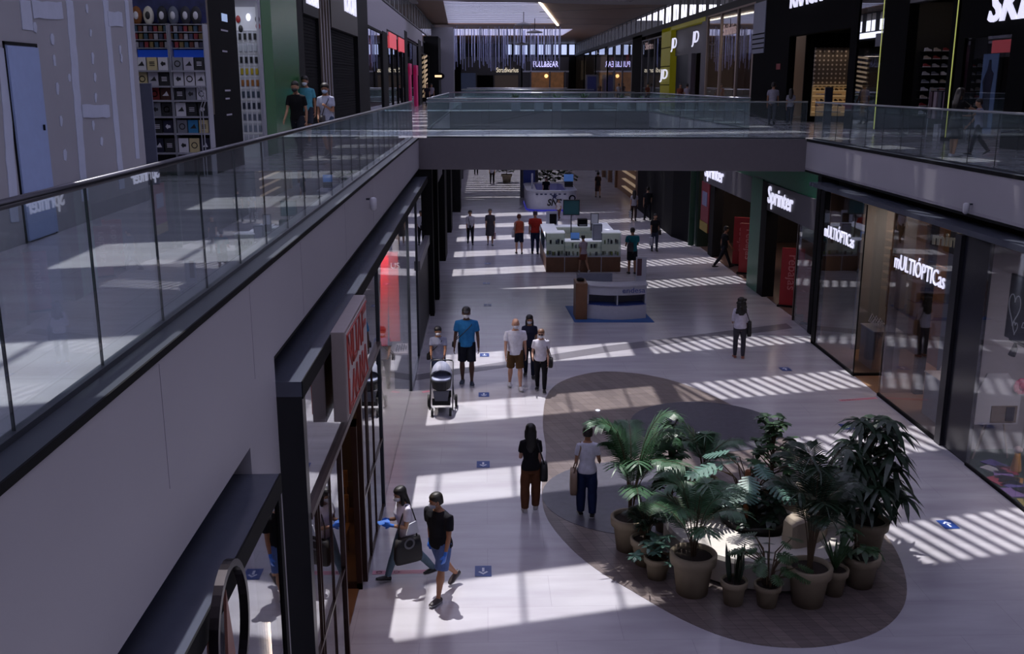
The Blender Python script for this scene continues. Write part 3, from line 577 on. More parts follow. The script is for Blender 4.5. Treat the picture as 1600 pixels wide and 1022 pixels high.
fl.ell((ex+.42, ey-.08, 1.5), (.08, .04, .08), n=8, m=5); fl.build('rosette', mat('rosette_pink', '#b3476b', .6), t)
cc = ['#b0a14a', '#8d6fb0', '#b3485a', '#c2c0c8', '#7a8f4a', '#c08a3c', '#5d4f9c', '#c2b0b5', '#3f7a6a']
for k in range(16):
    x, y = 9.45+.5*rnd.random(), 15.2+2.5*rnd.random(); a = rnd.uniform(-.6, .6)
    g = MB().cbox((x, y, .022), (.13+.08*rnd.random(), .2, .008), a).build('craft_card', mat('card'+cc[k % 9], cc[k % 9], .7)); tag(g, 'printed craft card lying on the green floor of the craft window', 'card', 'craft cards on the green window floor')
for k in range(12):
    x, y, h = 9.95+.8*rnd.random(), 15.6+1.9*rnd.random(), .25+.5*rnd.random(); c = cc[(k*4+1) % 9]
    t = thing('craft_toy', 'little %s craft figure in the craft shop window' % ['yellow', 'violet', 'red', 'white', 'green', 'orange', 'blue', 'pink', 'teal'][(k*4+1) % 9], 'toy', (x, y, .012), 'craft figures in the window')
    MB().lathe((x, y, .012), [(.09, 0), (.1, .05), (.06, h*.5), (.05, h*.6)], 10).build('body', mat('toy'+c, c, .7), t, smooth=True)
    MB().ell((x, y, h*.6+.07), (.08, .08, .07), n=10, m=6).build('head', mat('toyh'+cc[(k*7) % 9], cc[(k*7) % 9], .7), t, smooth=True)
# further right lower shops (dark, seen under the bridge)
t = thing('shopfront', 'dark clad shopfront block beyond the sportswear shop', 'shopfront', (8.7, 48, 0))
MB().prism([(9.5, 44.6), (8.9, 47), (8.9, 58), (9.5, 58)], 0, 4.6).build('cladding', darkpaint, t)
MB().extr([(9.2, 44.5, 0), (9.45, 44.5, 0), (9.45, 44.5, 4.6), (9.2, 44.5, 4.6)], (0, -.1, 0)).build('edge_strip', mat('green_edge', '#17382c', .4), t)
t = thing('shopfront', 'wood lined shoe shopfront beyond the dark clad block', 'shopfront', (9.2, 62, 0))
MB().box(9.3, 9.4, 58, 70, 0, 4.6).build('back_panel', mat('shoe_wood', '#6d4d38', .5, emit=.06), t); MB().box(9.0, 9.3, 58, 59.5, 0, 4.6).build('side_panel', mat('beige_panel', '#7b5f4c', .5), t)  # side panel in plain beige
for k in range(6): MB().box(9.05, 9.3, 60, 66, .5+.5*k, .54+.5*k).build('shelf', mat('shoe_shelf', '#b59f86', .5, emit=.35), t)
t = thing('shopfront', 'row of pale framed glass shops at the far right of the lower floor', 'shopfront', (9.2, 85, 0))
MB().box(9.3, 9.35, 70, 140, 0, 4.6).build('glass_pane', shopglass, t); MB().box(11.5, 11.6, 70, 140, 0, 4.6).build('back_panel', beige, t)
for y in (70, 74, 78, 83, 89, 96, 104): MB().box(9.15, 9.4, y, y+.4, 0, 4.6).build('pillar', greycol if y % 2 else woodwall, t)
struct('wall_far', MB().box(-14, 24, 140, 140.3, 0, 4.6), midwall)
# ======================= UPPER LEFT =======================
HX = -4.75
board = mat('plasterboard', '#8f8e96', .8, noise=.04, nscale=2); filler = mat('joint_filler', '#aab0c4', .8, noise=.04, nscale=6)
struct('wall_left', MB().box(HX-.12, HX, -8, 14.2, FZ, RZ), board, 'plasterboard hoarding wall with pale filled joints')
fm = MB()
def strip(pts, seed, th=.006):   # ragged edged strip of filler along pixel-free wall coordinates (y, z, halfwidth)
    r = random.Random(seed); L, Rr = [], []; th = .004 + .0007*(seed % 9)
    for i in range(len(pts)-1):
        (y0, z0, w0), (y1, z1, w1) = pts[i], pts[i+1]; n = max(2, int(((y1-y0)**2+(z1-z0)**2)**.5/.12))
        d = Vector((y1-y0, z1-z0)).normalized(); nn = Vector((-d.y, d.x))
        for k in range(n):
            f = k/n; c = Vector((y0+(y1-y0)*f, z0+(z1-z0)*f)); wdt = (w0+(w1-w0)*f)
            L.append(c + nn*wdt*(1+.25*(r.random()-.5))); Rr.append(c - nn*wdt*(1+.25*(r.random()-.5)))
    for i in range(len(L)-1):
        q = [(HX+.0005, *L[i]), (HX+.0005, *L[i+1]), (HX+.0005, *Rr[i+1]), (HX+.0005, *Rr[i])]; fm.extr(q, (th, 0, 0))
def hz(px, py): p = gx(px, py, HX); return p.y, p.z
def hs(a, b, w, seed): ya, za = hz(*a); yb, zb = hz(*b); strip([(ya, za, w), (yb, zb, w)], seed)
hs((108, 0), (134, 330), .10, 1); hs((164, 0), (192, 310), .09, 2); hs((197, 0), (216, 262), .07, 3); hs((38, 0), (46, 70), .13, 4); hs((3, 75), (24, 366), .09, 5)
hs((50, 14), (104, 17), .09, 6); hs((128, 174), (176, 173), .08, 7); hs((168, 28), (196, 32), .09, 8); hs((62, 200), (72, 350), .04, 21)
r = random.Random(3)
for px, py in ((135, 12), (140, 50), (143, 88), (147, 120), (148, 150), (53, 42), (80, 58), (84, 90), (88, 135), (94, 188), (100, 240), (157, 220), (186, 75), (188, 90), (145, 195), (108, 120), (66, 220)):
    y, z = hz(px, py); strip([(y, z-.05-.04*r.random(), .01+.02*r.random()), (y+.03*r.random(), z, .03+.02*r.random()), (y, z+.05+.05*r.random(), .008)], px)
struct('trim_filler', fm, filler, 'pale joint filler on the plasterboard')
dpt = [gx(px, py, HX+.004) for px, py in ((5, 72), (54, 73), (86, 345), (41, 362))]
y0, y1, z1 = dpt[3].y, dpt[2].y, (dpt[0].z+dpt[1].z)/2
struct('door_1', MB().box(HX+.002, HX+.03, y0, y1, FZ+.02, z1), mat('door_blue', '#8b9cc4', .6), 'pale blue temporary door in the plasterboard')
struct('door_frame_1', MB().box(HX, HX+.012, y0-.03, y0-.005, FZ, z1+.04).box(HX, HX+.012, y0-.03, y1+.02, z1+.01, z1+.04).box(HX, HX+.012, y1+.004, y1+.02, FZ, z1+.03), darkpaint)
tag(MB().box(HX+.03, HX+.05, y1-.10, y1-.085, 6.66, 6.72).build('door_handle', darkpaint), 'small dark handle on the pale blue door', 'handle')
# ---- gift shop with the shelf wall at y=18.2
Y = 18.2
struct('wall_left', MB().box(-10, SL-.02, Y+.06, Y+.16, FZ, 9.6).box(-10, -9.9, 14, Y, FZ, 9.6).box(-10, SL, 14.0, 14.1, FZ, 9.6).box(-10, SL-.3, 14, Y, 9.5, 9.6), mat('giftwall', '#23232b', .7), 'dark inner walls of the gift shop')
steelw = mat('shelf_grey', '#8f909c', .45)
BLUE = mat('header_blue', '#1c3fa8', .4, emit=.25)
def zy(py, Y=Y, px=270): return gy(px, py, Y).z
def xp(px, Y=Y, py=120): return gy(px, py, Y).x
prints = ['#c9c8d2', '#23242a', '#7b7d88', '#c3b58c', '#2e78a8', '#40231d', '#1f2038', '#a8a6b4', '#5c6a3a', '#6a1f22']
cname = ['white', 'black', 'grey', 'cream', 'blue', 'brown', 'navy', 'pale grey', 'olive', 'dark red']
unit = thing('shelf_wall', 'tall white gridded shelf wall with blue headers in the upper left gift shop', 'shelf', (-5.6, Y, FZ))
rowz = [(110, 90), (134, 113), (156, 137), (181, 160), (207, 187), (237, 215)]
for c, (a, b) in enumerate(((198, 216), (219, 272), (275, 327))):
    xa, xb = xp(a), xp(b)
    MB().box(xa, xb, Y-.03, Y, zy(90), zy(78)).build('header', BLUE, unit, label='blue header board')
    for lo, hi in rowz: MB().box(xa, xb, Y-.28, Y+.05, zy(lo)-.03, zy(lo)).build('shelf', steelw, unit)
    for x in (xa-.01, xb): MB().box(x, x+.015, Y-.25, Y+.05, FZ, zy(38)).build('upright', steelw, unit)
    for py in (38, 50, 62, 75): MB().box(xa, xb, Y-.14, Y+.05, zy(py)-.015, zy(py)).build('rail', steelw, unit)
words_ = ['top', 'second', 'third', 'fourth', 'fifth', 'lowest']; bays = ['cut off left', 'middle', 'right']; cells = ['left', 'centre', 'right']
k = 0
for rI, (lo, hi) in enumerate(rowz):
    for c, xs in enumerate(((202, 217), (220, 237, 254, 271), (276, 293, 310, 326))):
        for i in range(len(xs)-1):
            xa, xb = xp(xs[i])+.01, xp(xs[i+1])-.01; z0, z1 = zy(lo)+.001, zy(hi); ci = [0, 0, 3, 0, 2, 7, 1, 3, 3, 7, 1, 0, 0, 0, 4, 5, 9, 5, 1, 2, 0, 6, 1, 2, 1, 0, 1, 1, 0, 8, 1, 6, 2, 4, 3, 2, 8, 6, 1, 0, 3, 6][k % 42]
            t = thing('printed_card', 'square %s printed card, %s cell, %s shelf of the %s bay' % (cname[ci], cells[i+(3-len(xs)+1 if len(xs) < 4 else 0)] if len(xs) > 2 else 'only', words_[rI], bays[c]), 'card', ((xa+xb)/2, Y-.2, z0), 'printed cards on the shelf wall')
            MB().box(xa, xb, Y-.22, Y-.19, z0, z1).build('card', mat('pr'+prints[ci], prints[ci], .6), t)
            cj = 1 if ci not in (1, 5, 6) else 0; cxm, czm, rr = (xa+xb)/2, (z0+z1)/2, min(xb-xa, z1-z0)*.33; g = MB(); q = k % 4
            if q == 0: g.loft([[(cxm+ra*math.cos(2*PI*i_/16), Y-.222, czm+ra*math.sin(2*PI*i_/16)) for ra in (rr, rr*.7)] for i_ in range(17)], cap=False)
            elif q == 1: g.extr([(cxm-rr, Y-.222, czm-rr*.6), (cxm+rr, Y-.222, czm-rr*.6), (cxm+rr*.4, Y-.222, czm+rr*.8), (cxm-rr*.2, Y-.222, czm+.1*rr)], (0, -.002, 0))
            elif q == 2:
                for s in (-.5, 0, .5): g.cbox((cxm, Y-.223, czm+s*rr), (rr*.8, .002, rr*.12))
            else: g.extr([(cxm+rr*.8*math.cos(a), Y-.222, czm+rr*(.8 if j % 2 else .4)*math.sin(a)) for j, a in enumerate([2*PI*u/10 for u in range(10)])], (0, -.002, 0))
            g.build('motif', mat('pr'+prints[cj], prints[cj], .6), t); k += 1
sm = ['#7a2a35', '#3a3a55', '#8a8894', '#5a2f2a', '#324a5f', '#6b5a3a']
for rI, (lo, hi) in enumerate(((49.5, 41), (61.5, 53), (74.5, 66))):
    for i in range(16):
        px = 203 + 7.7*i; c = sm[(i*5+rI*2) % 6]
        o = MB().box(xp(px), xp(px+5.6), Y-.12, Y-.04, zy(lo)+.001, zy(hi)).build('figure_box', mat('fb'+c, c, .6)); tag(o, 'tiny boxed figure on the narrow rails above the blue headers', 'box', 'boxed figures above the blue headers')
for i, (px, c) in enumerate(((205, '#b9a9a0'), (225, '#7a4a25'), (243, '#c4c0b8'), (264, '#22242c'), (281, '#5b6070'), (300, '#30303a'), (316, '#26262e'))):
    t = thing('printed_cushion', '%s rounded printed cushion, number %s along the top row of the gift shop' % (['pale', 'orange brown', 'cream', 'black', 'slate', 'charcoal', 'dark'][i], ['one', 'two', 'three', 'four', 'five', 'six', 'seven'][i]), 'cushion', (xp(px), Y-.1, zy(37)), 'cushions along the top row')
    MB().ell((xp(px), Y-.1, zy(25)), (.095, .06, .16), n=12, m=8).build('pad', mat('cu'+c, c, .8), t, smooth=True)
    MB().ell((xp(px), Y-.15, zy(25)), (.045, .02, .07), n=10, m=6).build('print', mat('pr'+prints[1 if i in (0, 2) else 0], prints[1 if i in (0, 2) else 0], .6), t, smooth=True)
mur = MB().box(xp(200), xp(328), Y+.03, Y+.055, zy(36), zy(-12)); mm = mat('mural', '#2c3160', .6, noise=.6, nscale=3); tag(mur.build('mural_panel', mm), 'dark blue patterned panel above the gift shelves', 'panel')
tag(MB().prism([(-5.6, 16.4), (-5.3, 16.4), (-5.3, 16.43), (-5.6, 16.43)], FZ, 7.15).build('standee', mat('standee', '#5f6478', .7), bevel=.01), 'plain grey blue cardboard standee at the edge of the gift shop', 'standee')
t = thing('clothes_stand', 'thin white metal stand beside the gift shelves', 'stand', (-4.98, Y-.3, FZ))
for dx in (0, .05): MB().tube([(-4.98+dx, Y-.3, FZ), (-4.98+dx, Y-.3, 6.7), (-4.92+dx, Y-.3, 6.85), (-4.98+dx, Y-.3, 7.1)], .01, 6).build('bar', steelw, t)
t = thing('shop_pillar', 'black pillar with small screen between gift shop and phone case shop', 'pillar', (SL, 19.5, FZ))
wbox(t, 'body', SL-.35, SL, Y+.05, 20.6, FZ, 9.6, mat('pillar_black', '#0a0a0e', .85, spec=.1)); wbox(t, 'batten', SL-.3, SL+.005, Y+.06, Y+.35, 6.6, 9.6, mat('batten_brown', '#4b4236', .6), label='brown vertical batten')
for z, w_ in ((8.1, .5), (7.72, .35), (7.0, .4), (6.85, .3), (6.55, .4)): wbox(t, 'small_text_plate', SL+.0, SL+.006, 19.4, 19.4+w_, z, z+.03, mat('pr'+prints[7], prints[7], .5))
wbox(t, 'screen', SL, SL+.01, 19.5, 19.9, 8.28, 8.42, mat('screen_pale', '#9fb4d8', .4, emit=.6))
# ---- phone case shop wall at y=22.6
Y2 = 22.6
struct('wall_left', MB().box(-8.5, SL, Y2+.04, Y2+.3, FZ, 9.2).box(-8.5, -8.4, 20.6, Y2, FZ, 9.2), mat('case_wall', '#8e8f9c', .6), 'pale wall of the phone case shop')
t = thing('peg_wall', 'white peg wall of hanging phone cases, upper left gallery', 'display wall', (-5.1, Y2, FZ))
x0, x1 = gy(370, 100, Y2).x-.25, SL
MB().box(x0, x1, Y2, Y2+.03, FZ, 8.75).build('backing', mat('peg_white', '#b9bcc9', .5, emit=.12), t); MB().box(x1-.02, x1+.03, Y2-.1, Y2+.1, FZ, 8.8).build('edge_profile', steelw, t)
cas = ['#1c1d22', '#9aa0ab', '#6f7686', '#9c8a2a', '#8a5a2c', '#3b4654', '#596070', '#b5b7c4', '#2a3140', '#77808e']
for r_ in range(10):
    z = 8.05 - .245*r_
    MB().box(x0, x1, Y2-.012, Y2, z+.2, z+.206).build('peg_rail', steelw, t)
    for c in range(7):
        xx = x1-.075-.108*c
        cc_ = cas[[0, 1, 0, 3, 4, 5, 8, 6, 9, 1][r_]]
        q = thing('phone_case', 'hanging %s phone case pack on peg wall row %s' % (['black', 'silver', 'dark', 'yellow', 'orange brown', 'slate', 'navy', 'grey blue', 'steel', 'pale'][r_], ['at the top', 'under the top one', 'of dark packs', 'of yellow packs', 'of orange packs', 'of slate packs', 'of navy packs', 'of grey blue packs', 'of steel packs', 'nearest the floor'][r_]), 'phone case', (xx, Y2-.03, z), 'phone cases, peg row %d' % (r_+1))
        MB().box(xx-.045, xx+.045, Y2-.035, Y2-.03, z, z+.19).build('card', mat('case_card', '#a3a6b3', .5), q); MB().box(xx-.028, xx+.028, Y2-.05, Y2-.035, z+.02, z+.15).build('case', mat('case'+cc_, cc_, .4), q)
for (px, py, c, lb) in ((372, 30, '#8c1d22', 'red'), (376, 45, '#1c1d22', 'black'), (402, 30, '#1c1d22', 'large black'), (403, 41, '#9c1f24', 'bright red'), (388, 27, '#d8dae8', 'white glowing')):
    p = gy(px, py, Y2-.03); tag(MB().ell((p.x, p.y, p.z), (.05, .02, .08), n=10, m=6).build('wall_ornament', mat('orn'+c+lb, c, .5, emit=1.5 if 'glow' in lb else 0), smooth=True), '%s rounded ornament above the phone cases' % lb, 'ornament')
lamp('case_lamp', 'AREA', (-5.4, 21.6, 9.0), 12, (.9, .93, 1), .5); lamp('gift_lamp', 'AREA', (-6.0, 16.6, 9.3), 8, (.9, .92, 1), .8)
def up(t, name, y0, y1, z0, z1, m, x=SL, th=.3, label=None, out=0.0): return wbox(t, name, x-th, x+out, y0, y1, z0, z1, m, label=label)
gt = mat('green_tile', '#155c2b', .25, noise=.35, nscale=6)
t = thing('shop_pillar', 'green tiled column with a bright green edge, upper left gallery', 'pillar', (SL, 25, FZ))
up(t, 'tiles', 24.0, 27.3, FZ, 9.6, gt); up(t, 'edge', 22.95, 24.0, FZ, 9.6, mat('green_edge_paint', '#0f5a24', .5), label='plain bright green edge')
shut = mat('shutter_black', '#0d0d12', .85, spec=.1)
def corrug(t, y0, y1, z0, z1, m, x=SL):
    o = MB(); o.box(x-.12, x-.1, y0, y1, z0, z1); z = z0
    while z < z1: o.box(x-.1, x-.085, y0, y1, z, z+.055); z += .09
    return o.build('shutter', m, t)
t = thing('shopfront', 'closed black shuttered clothes shop with slatted column and white name letters', 'shopfront', (SL, 33, FZ))
up(t, 'pillar', 27.3, 28.2, FZ, 9.6, darkpaint); corrug(t, 28.2, 30.8, FZ, 9.0, shut); up(t, 'sign_board', 28.2, 30.8, 9.0, 9.9, darkwall, out=.02)
wd = mat('slat_grey', '#8b8994', .5)
for i in range(8): y_ = 30.9+.28*i; MB().extr([(SL+.0, y_, FZ), (SL+.0, y_+.09, FZ), (SL, y_+.09-.25*(i % 2), 9.8), (SL, y_-.25*(i % 2), 9.8)], (.05, 0, 0)).build('slat', wd if i % 2 else mat('slat_brown', '#5a5048', .5), t)
up(t, 'column_core', 30.8, 33.2, FZ, 9.8, darkpaint)
corrug(t, 33.2, 39.5, FZ, 8.9, shut); up(t, 'sign_board', 33.2, 40.0, 8.9, 10.6, mat('sign_bronze', '#2b2622', .5), out=.03)
text_mesh('lettering', 'KOROSHI', letw, (SL+.05, 36.3, 9.62), (0, 1, 0), (0, 0, 1), .95, .03, t, width=3.2, bold=.02)
text_mesh('lettering', 'KOROSHI', letw, (SL+.05, 28.6, 9.3), (0, 1, 0), (0, 0, 1), .5, .03, t, width=2.0, bold=.02)
up(t, 'pillar', 40.0, 43.6, FZ, 10.8, darkpaint, out=.02)
def ufront(label, y0, y1, panes, ztop, colr, inner, bars=darkpaint, x=SL, side='left', lampc=None, e=10):
    s = -1 if side == 'left' else 1
    t = thing('shopfront', label, 'shopfront', (x, (y0+y1)/2, FZ))
    for a, b in panes: wbox(t, 'glass_pane', x+s*.05, x+s*.065, a, b, FZ, ztop, shopglass)
    ys = sorted({v for p in panes for v in p})
    for v in ys: wbox(t, 'mullion', x-s*.01, x+s*.12, v-.12, v+.12, FZ, ztop, bars)
    wbox(t, 'header', x-s*.01, x+s*.12, y0, y1, ztop-.1, ztop, bars)
    wbox(t, 'back_panel', x+s*2.6, x+s*2.65, y0, y1, FZ, ztop, inner); wbox(t, 'side_panel', x+s*.15, x+s*2.6, y1-.05, y1, FZ, ztop, inner)
    if lampc: lamp('shop_lamp', 'AREA', (x+s*1.4, (y0+y1)/2, ztop-.15), e, lampc, 1.2)
    return t
t = ufront('upper left glass shop with a hanging red and white tag in its window', 43.6, 52.2, ((43.6, 49.8),), 9.55, None, mat('inner_dim', '#3c3a42', .6), lampc=(1, .8, .65), e=30)
wbox(t, 'pillar', SL-.3, SL+.02, 49.8, 52.2, FZ, 9.6, darkpaint)
t2 = thing('hanging_tag', 'red and white hanging sale tag in the upper left window', 'sign', (SL-.2, 46.6, 8.2))
MB().box(SL-.25, SL-.2, 45.7, 46.9, 8.2, 9.1).build('tag', mat('tag_pink', '#c0506a', .5, emit=.2), t2); MB().ell((SL-.2, 46.4, 8.0), (.05, .6, .35)).build('ball', mat('tag_red', '#a8202a', .5), t2)
t = ufront('upper left glass shop with glowing red sign panels', 52.2, 65, ((52.2, 55.2), (55.2, 58.5), (58.5, 61.5), (61.5, 63.5)), 9.8, None, mat('inner_dim2', '#37353d', .6), lampc=(1, .85, .8), e=30)
for a, b in ((53.0, 57.2), (58.8, 62.8)): wbox(t, 'sign_panel', SL+.0, SL+.05, a, b, 8.95, 9.7, mat('sign_red_glow', '#b5404a', .4, emit=.9), label='glowing red sign panel')
wbox(t, 'pillar', SL-.3, SL+.02, 63.5, 65.6, FZ, 10.3, darkpaint)
pink = mat('magenta', '#a81d5e', .5, emit=.2)
t = ufront('upper left shop with magenta entrance posts', 65.6, 80, ((65.6, 76.5),), 9.9, None, mat('inner_mauve', '#5d3f50', .6), lampc=(1, .6, .8), e=40)
for y_ in (66.6, 73.0): wbox(t, 'post', SL-.02, SL+.06, y_, y_+1.5, FZ, 8.2, pink); wbox(t, 'panel', SL-.02, SL+.05, y_, y_+2.2, 7.7, 8.4, pink)
wbox(t, 'pillar', SL-.3, SL+.02, 76.5, 80, FZ, 10.3, darkpaint)
t = ufront('upper left shop with slanted warm light slats', 80, 92, ((80, 91),), 9.5, None, mat('inner_warm', '#54493f', .6), lampc=(1, .8, .6), e=30)
for i in range(9): MB().extr([(SL, 83.2, 6+.38*i), (SL, 87.5, 6.3+.38*i), (SL, 87.5, 6.45+.38*i), (SL, 83.2, 6.15+.38*i)], (.05, 0, 0)).build('slat', mat('slat_warm', '#b9a080', .5, emit=.5), t)
t = thing('shop_pillar', 'tall black pillar at the end of the left upper shops', 'pillar', (SL, 94, FZ)); wbox(t, 'body', SL-.5, SL+.8, 92, 97, FZ, 11.2, darkpaint)
t = thing('shop_pillar', 'slim pale grey pillar beyond the black one, upper left gallery', 'pillar', (SL, 104, FZ)); wbox(t, 'body', SL-.2, SL+1.9, 100, 103, FZ, 12.4, mat('pale_pillar', '#74737f', .5))
t = thing('blade_sign', 'small lit oval sign sticking out from the black pillar', 'sign', (SL+1.2, 92, 7.6)); MB().lathe((0, 0, 0), [(.01, -.05), (.5, -.05), (.5, .05), (.01, .05)], 18)
o = MB(); o.loft([[(-4.05+.55*math.cos(2*PI*i/20), 90+dy, 7.75+.33*math.sin(2*PI*i/20)) for i in range(20)] for dy in (0, .1)]); o.build('panel', darkpaint, t); MB().box(-4.35, -3.75, 89.97, 90, 7.66, 7.84).build('lettering', mat('warm_text', '#ffd9a8', .4, emit=1.2), t)
# ======================= UPPER RIGHT =======================
def rbox(t, name, y0, y1, z0, z1, m, x0=SR, x1=SR+.3, label=None): return wbox(t, name, x0, x1, y0, y1, z0, z1, m, label=label)
yel = mat('yellow_led', '#a3a85a', .4, emit=.8)
bk = mat('portal_black', '#050507', .85, spec=.08)
t = thing('shopfront', 'black shoe shopfront with big white cut off name at the top right corner', 'shopfront', (SR, 25, FZ))
rbox(t, 'portal', 14, 28.4, 8.35, 10.9, bk); rbox(t, 'post', 24.6, 25.5, FZ, 8.35, bk); rbox(t, 'post', 28.0, 28.4, FZ, 8.35, bk)
text_mesh('lettering', 'SKECHERS', letw, (SR-.05, 26.75, 8.72), (0, -1, 0), (0, 0, 1), 1.05, .05, t, width=6.2, shear=.25, bold=.03)
rbox(t, 'glass_pane', 25.5, 28.0, FZ, 8.35, shopglass, SR+.04, SR+.055)
rbox(t, 'backdrop', 14, 28.4, FZ, 10.9, mat('inner_navy', '#161823', .5), SR+2.4, SR+2.5)
rbox(t, 'poster', 23.3, 24.2, 7.0, 8.35, mat('poster_orange', '#b5481e', .5, emit=.1), SR-.02, SR+.02, 'orange poster with shoes')
for z in (7.25, 7.6): MB().extr([(SR-.03, 24.1, z), (SR-.03, 23.5, z), (SR-.03, 23.5, z+.1), (SR-.03, 23.8, z+.22), (SR-.03, 24.1, z+.12)], (.01, 0, 0)).build('poster_shoe', mat('poster_shoe', '#3b4257', .5), t)
rbox(t, 'poster', 26.2, 27.0, FZ+.3, 7.9, mat('poster_blue', '#586a94', .5, emit=.15), SR+.08, SR+.1, 'tall pale poster of a standing athlete')
MB().extr([(SR+.07, 26.8, 6.0), (SR+.07, 26.4, 6.0), (SR+.07, 26.42, 6.9), (SR+.07, 26.35, 7.4), (SR+.07, 26.5, 7.5), (SR+.07, 26.55, 7.75), (SR+.07, 26.65, 7.75), (SR+.07, 26.7, 7.5), (SR+.07, 26.9, 7.2), (SR+.07, 26.8, 6.9)], (.01, 0, 0)).build('poster_figure', mat('poster_fig', '#26264a', .5), t)
for y_ in (26.3, 26.9): MB().ell((SR+1.2, y_, 8.3), (.06, .06, .04), n=8, m=5).build('ceiling_spot', mat('spot_glow', '#ffffff', emit=8), t)
t = thing('shopfront', 'black portal shoe shop with yellow light lines and a wall of shoes', 'shopfront', (SR, 31, FZ))
for y_ in (28.55, 33.9): rbox(t, 'light_line', y_, y_+.03, FZ+.1, 10.9, yel, SR-.03, SR-.01, 'thin vertical yellow light line')
rbox(t, 'portal_post', 28.65, 28.9, FZ, 10.9, bk); rbox(t, 'portal_post', 31.9, 33.85, FZ, 10.9, bk); rbox(t, 'portal_head', 28.9, 31.9, 9.55, 10.9, mat('head_grey', '#3c3b45', .5))
rbox(t, 'shade_panel', 28.9, 31.9, 7.9, 8.9, mat('inner_grey', '#2b2b30', .6), SR+2.0, SR+2.1)
struct('wall_right', MB().box(SR+.35, SR+5, 32.0, 32.1, FZ, 9.6).box(SR+5, SR+5.1, 28.5, 33, FZ, 9.6), mat('shoewall', '#141316', .6), 'black inner walls of the shoe shop')
p0 = thing('shoe_rack', 'black wall rack with rows of shoes on the upper right', 'rack', (SR+1.5, 31.95, FZ))
for r_ in range(9): MB().box(SR+.5, SR+2.6, 31.65, 31.98, 6.2+.24*r_-.015, 6.2+.24*r_).build('shelf', mat('rack_black', '#1b1b20', .5), p0)
sh = ['#a5a3ad', '#b3a59a', '#6f7080', '#8a2a30', '#c1bfc9']
for r_ in range(9):
    for c in range(7):
        x = SR+.66+.29*c; z = 6.2+.24*r_; cc_ = sh[(r_*3+c*2) % 5]
        q = thing('shoe', '%s sports shoe on rack row %s of the upper right shoe wall' % (['pale grey', 'sand', 'slate', 'red', 'white'][(r_*3+c*2) % 5], ['one, lowest', 'two', 'three', 'four', 'five', 'six', 'seven', 'eight', 'nine, topmost'][r_]), 'shoe', (x, 31.8, z), 'shoes on the black rack')
        MB().extr([(x-.11, 31.76, z), (x+.11, 31.76, z), (x+.11, 31.76, z+.025), (x-.11, 31.76, z+.025)], (0, .08, 0)).build('sole', mat('sole_white', '#c5c3cc', .5), q)
        MB().extr([(x-.11, 31.765, z+.025), (x+.11, 31.765, z+.025), (x+.1, 31.765, z+.05), (x+.02, 31.765, z+.075), (x-.03, 31.765, z+.11), (x-.1, 31.765, z+.1)], (0, .07, 0)).build('upper', mat('shoe'+cc_, cc_, .5), q)
for k in range(4): t2 = tag(MB().cbox((SR+.9+.35*k, 29.8+.2*k, 9.3), (.05, .05, .04)).build('ceiling_spot', mat('spot_glow2', '#ffe8d0', emit=14)), 'small lit ceiling spot inside the black portal shoe shop', 'lamp', 'ceiling spots of the shoe shop')
t = thing('clothes_rail', 'chrome rail with hanging clothes at the shoe shop entrance', 'rail', (SR+.6, 30.2, FZ))
MB().tube([(SR+.5, 29.5, FZ+.0), (SR+.5, 29.5, 7.0), (SR+.5, 31.0, 7.0), (SR+.5, 31.0, FZ)], .02, 6).build('frame', pale_steel, t)
for i in range(4): MB().box(SR+.4, SR+.62, 29.65+.32*i, 29.85+.32*i, 6.1, 6.9).build('garment', mat('garm%d' % i, ['#6d5a68', '#30303c', '#7d6f77', '#46323c'][i], .8), t)
for i in range(4): t2 = tag(MB().box(SR+.5, SR+.8, 28.95+.42*i, 29.25+.42*i, FZ, FZ+.3+.1*(i % 2)).build('shoe_box', mat('sbox', '#8d8c98', .6)), 'pale shoe box stacked on the shoe shop floor', 'box', 'shoe boxes at the entrance')
t = thing('shopfront', 'upper right glass bay with a painted pink reflection behind its panes', 'shopfront', (SR, 35.5, FZ))
rbox(t, 'glass_pane', 33.99, 36.2, FZ, 10.9, mirrorglass, SR+.04, SR+.055); rbox(t, 'mullion', 36.2, 36.5, FZ, 10.9, bk)
rbox(t, 'backdrop', 33.99, 36.5, FZ, 10.9, mat('inner_grey3', '#24252c', .6), SR+1.5, SR+1.55)
rbox(t, 'reflection_panel', 34.3, 35.9, 6.7, 8.2, mat('pink_reflection', '#8a1f50', .5, emit=.25), SR+1.0, SR+1.05); rbox(t, 'reflection_dark', 34.8, 35.5, 6.75, 7.7, bk, SR+.96, SR+1.0)  # glowing panel with dark patch imitates a pink reflection in the glass
t = thing('shopfront', 'black portal shop with warmly lit patterned wall and cut off white name', 'shopfront', (SR, 42, FZ))
rbox(t, 'portal_post', 36.5, 36.9, FZ, 10.9, bk); rbox(t, 'portal_post', 44.3, 48.2, FZ, 10.9, bk); rbox(t, 'portal_head', 36.9, 44.3, 9.1, 10.9, bk)
text_mesh('lettering', 'KRACK', letw, (SR-.05, 44.4, 10.3), (0, -1, 0), (0, 0, 1), 1.2, .05, t, width=4.2, bold=.03)
struct('wall_right', MB().box(SR+.35, SR+6, 43.0, 43.1, FZ, 9.2).box(SR+6, SR+6.1, 36, 43, FZ, 9.2), bk, 'black inner walls of the portal shop')
wp = bpy.data.materials.new('patterned_wall'); wp.use_nodes = True; n_ = wp.node_tree; b_ = n_.nodes['Principled BSDF']
tc = N(n_, 'ShaderNodeTexCoord'); vo = N(n_, 'ShaderNodeTexVoronoi', Scale=5.5); vo.inputs['Randomness'].default_value = 0; cr_ = N(n_, 'ShaderNodeValToRGB'); cr_.color_ramp.elements[0].position = .35; cr_.color_ramp.elements[0].color = (.55, .48, .42, 1); cr_.color_ramp.elements[1].position = .42; cr_.color_ramp.elements[1].color = (.08, .06, .05, 1)
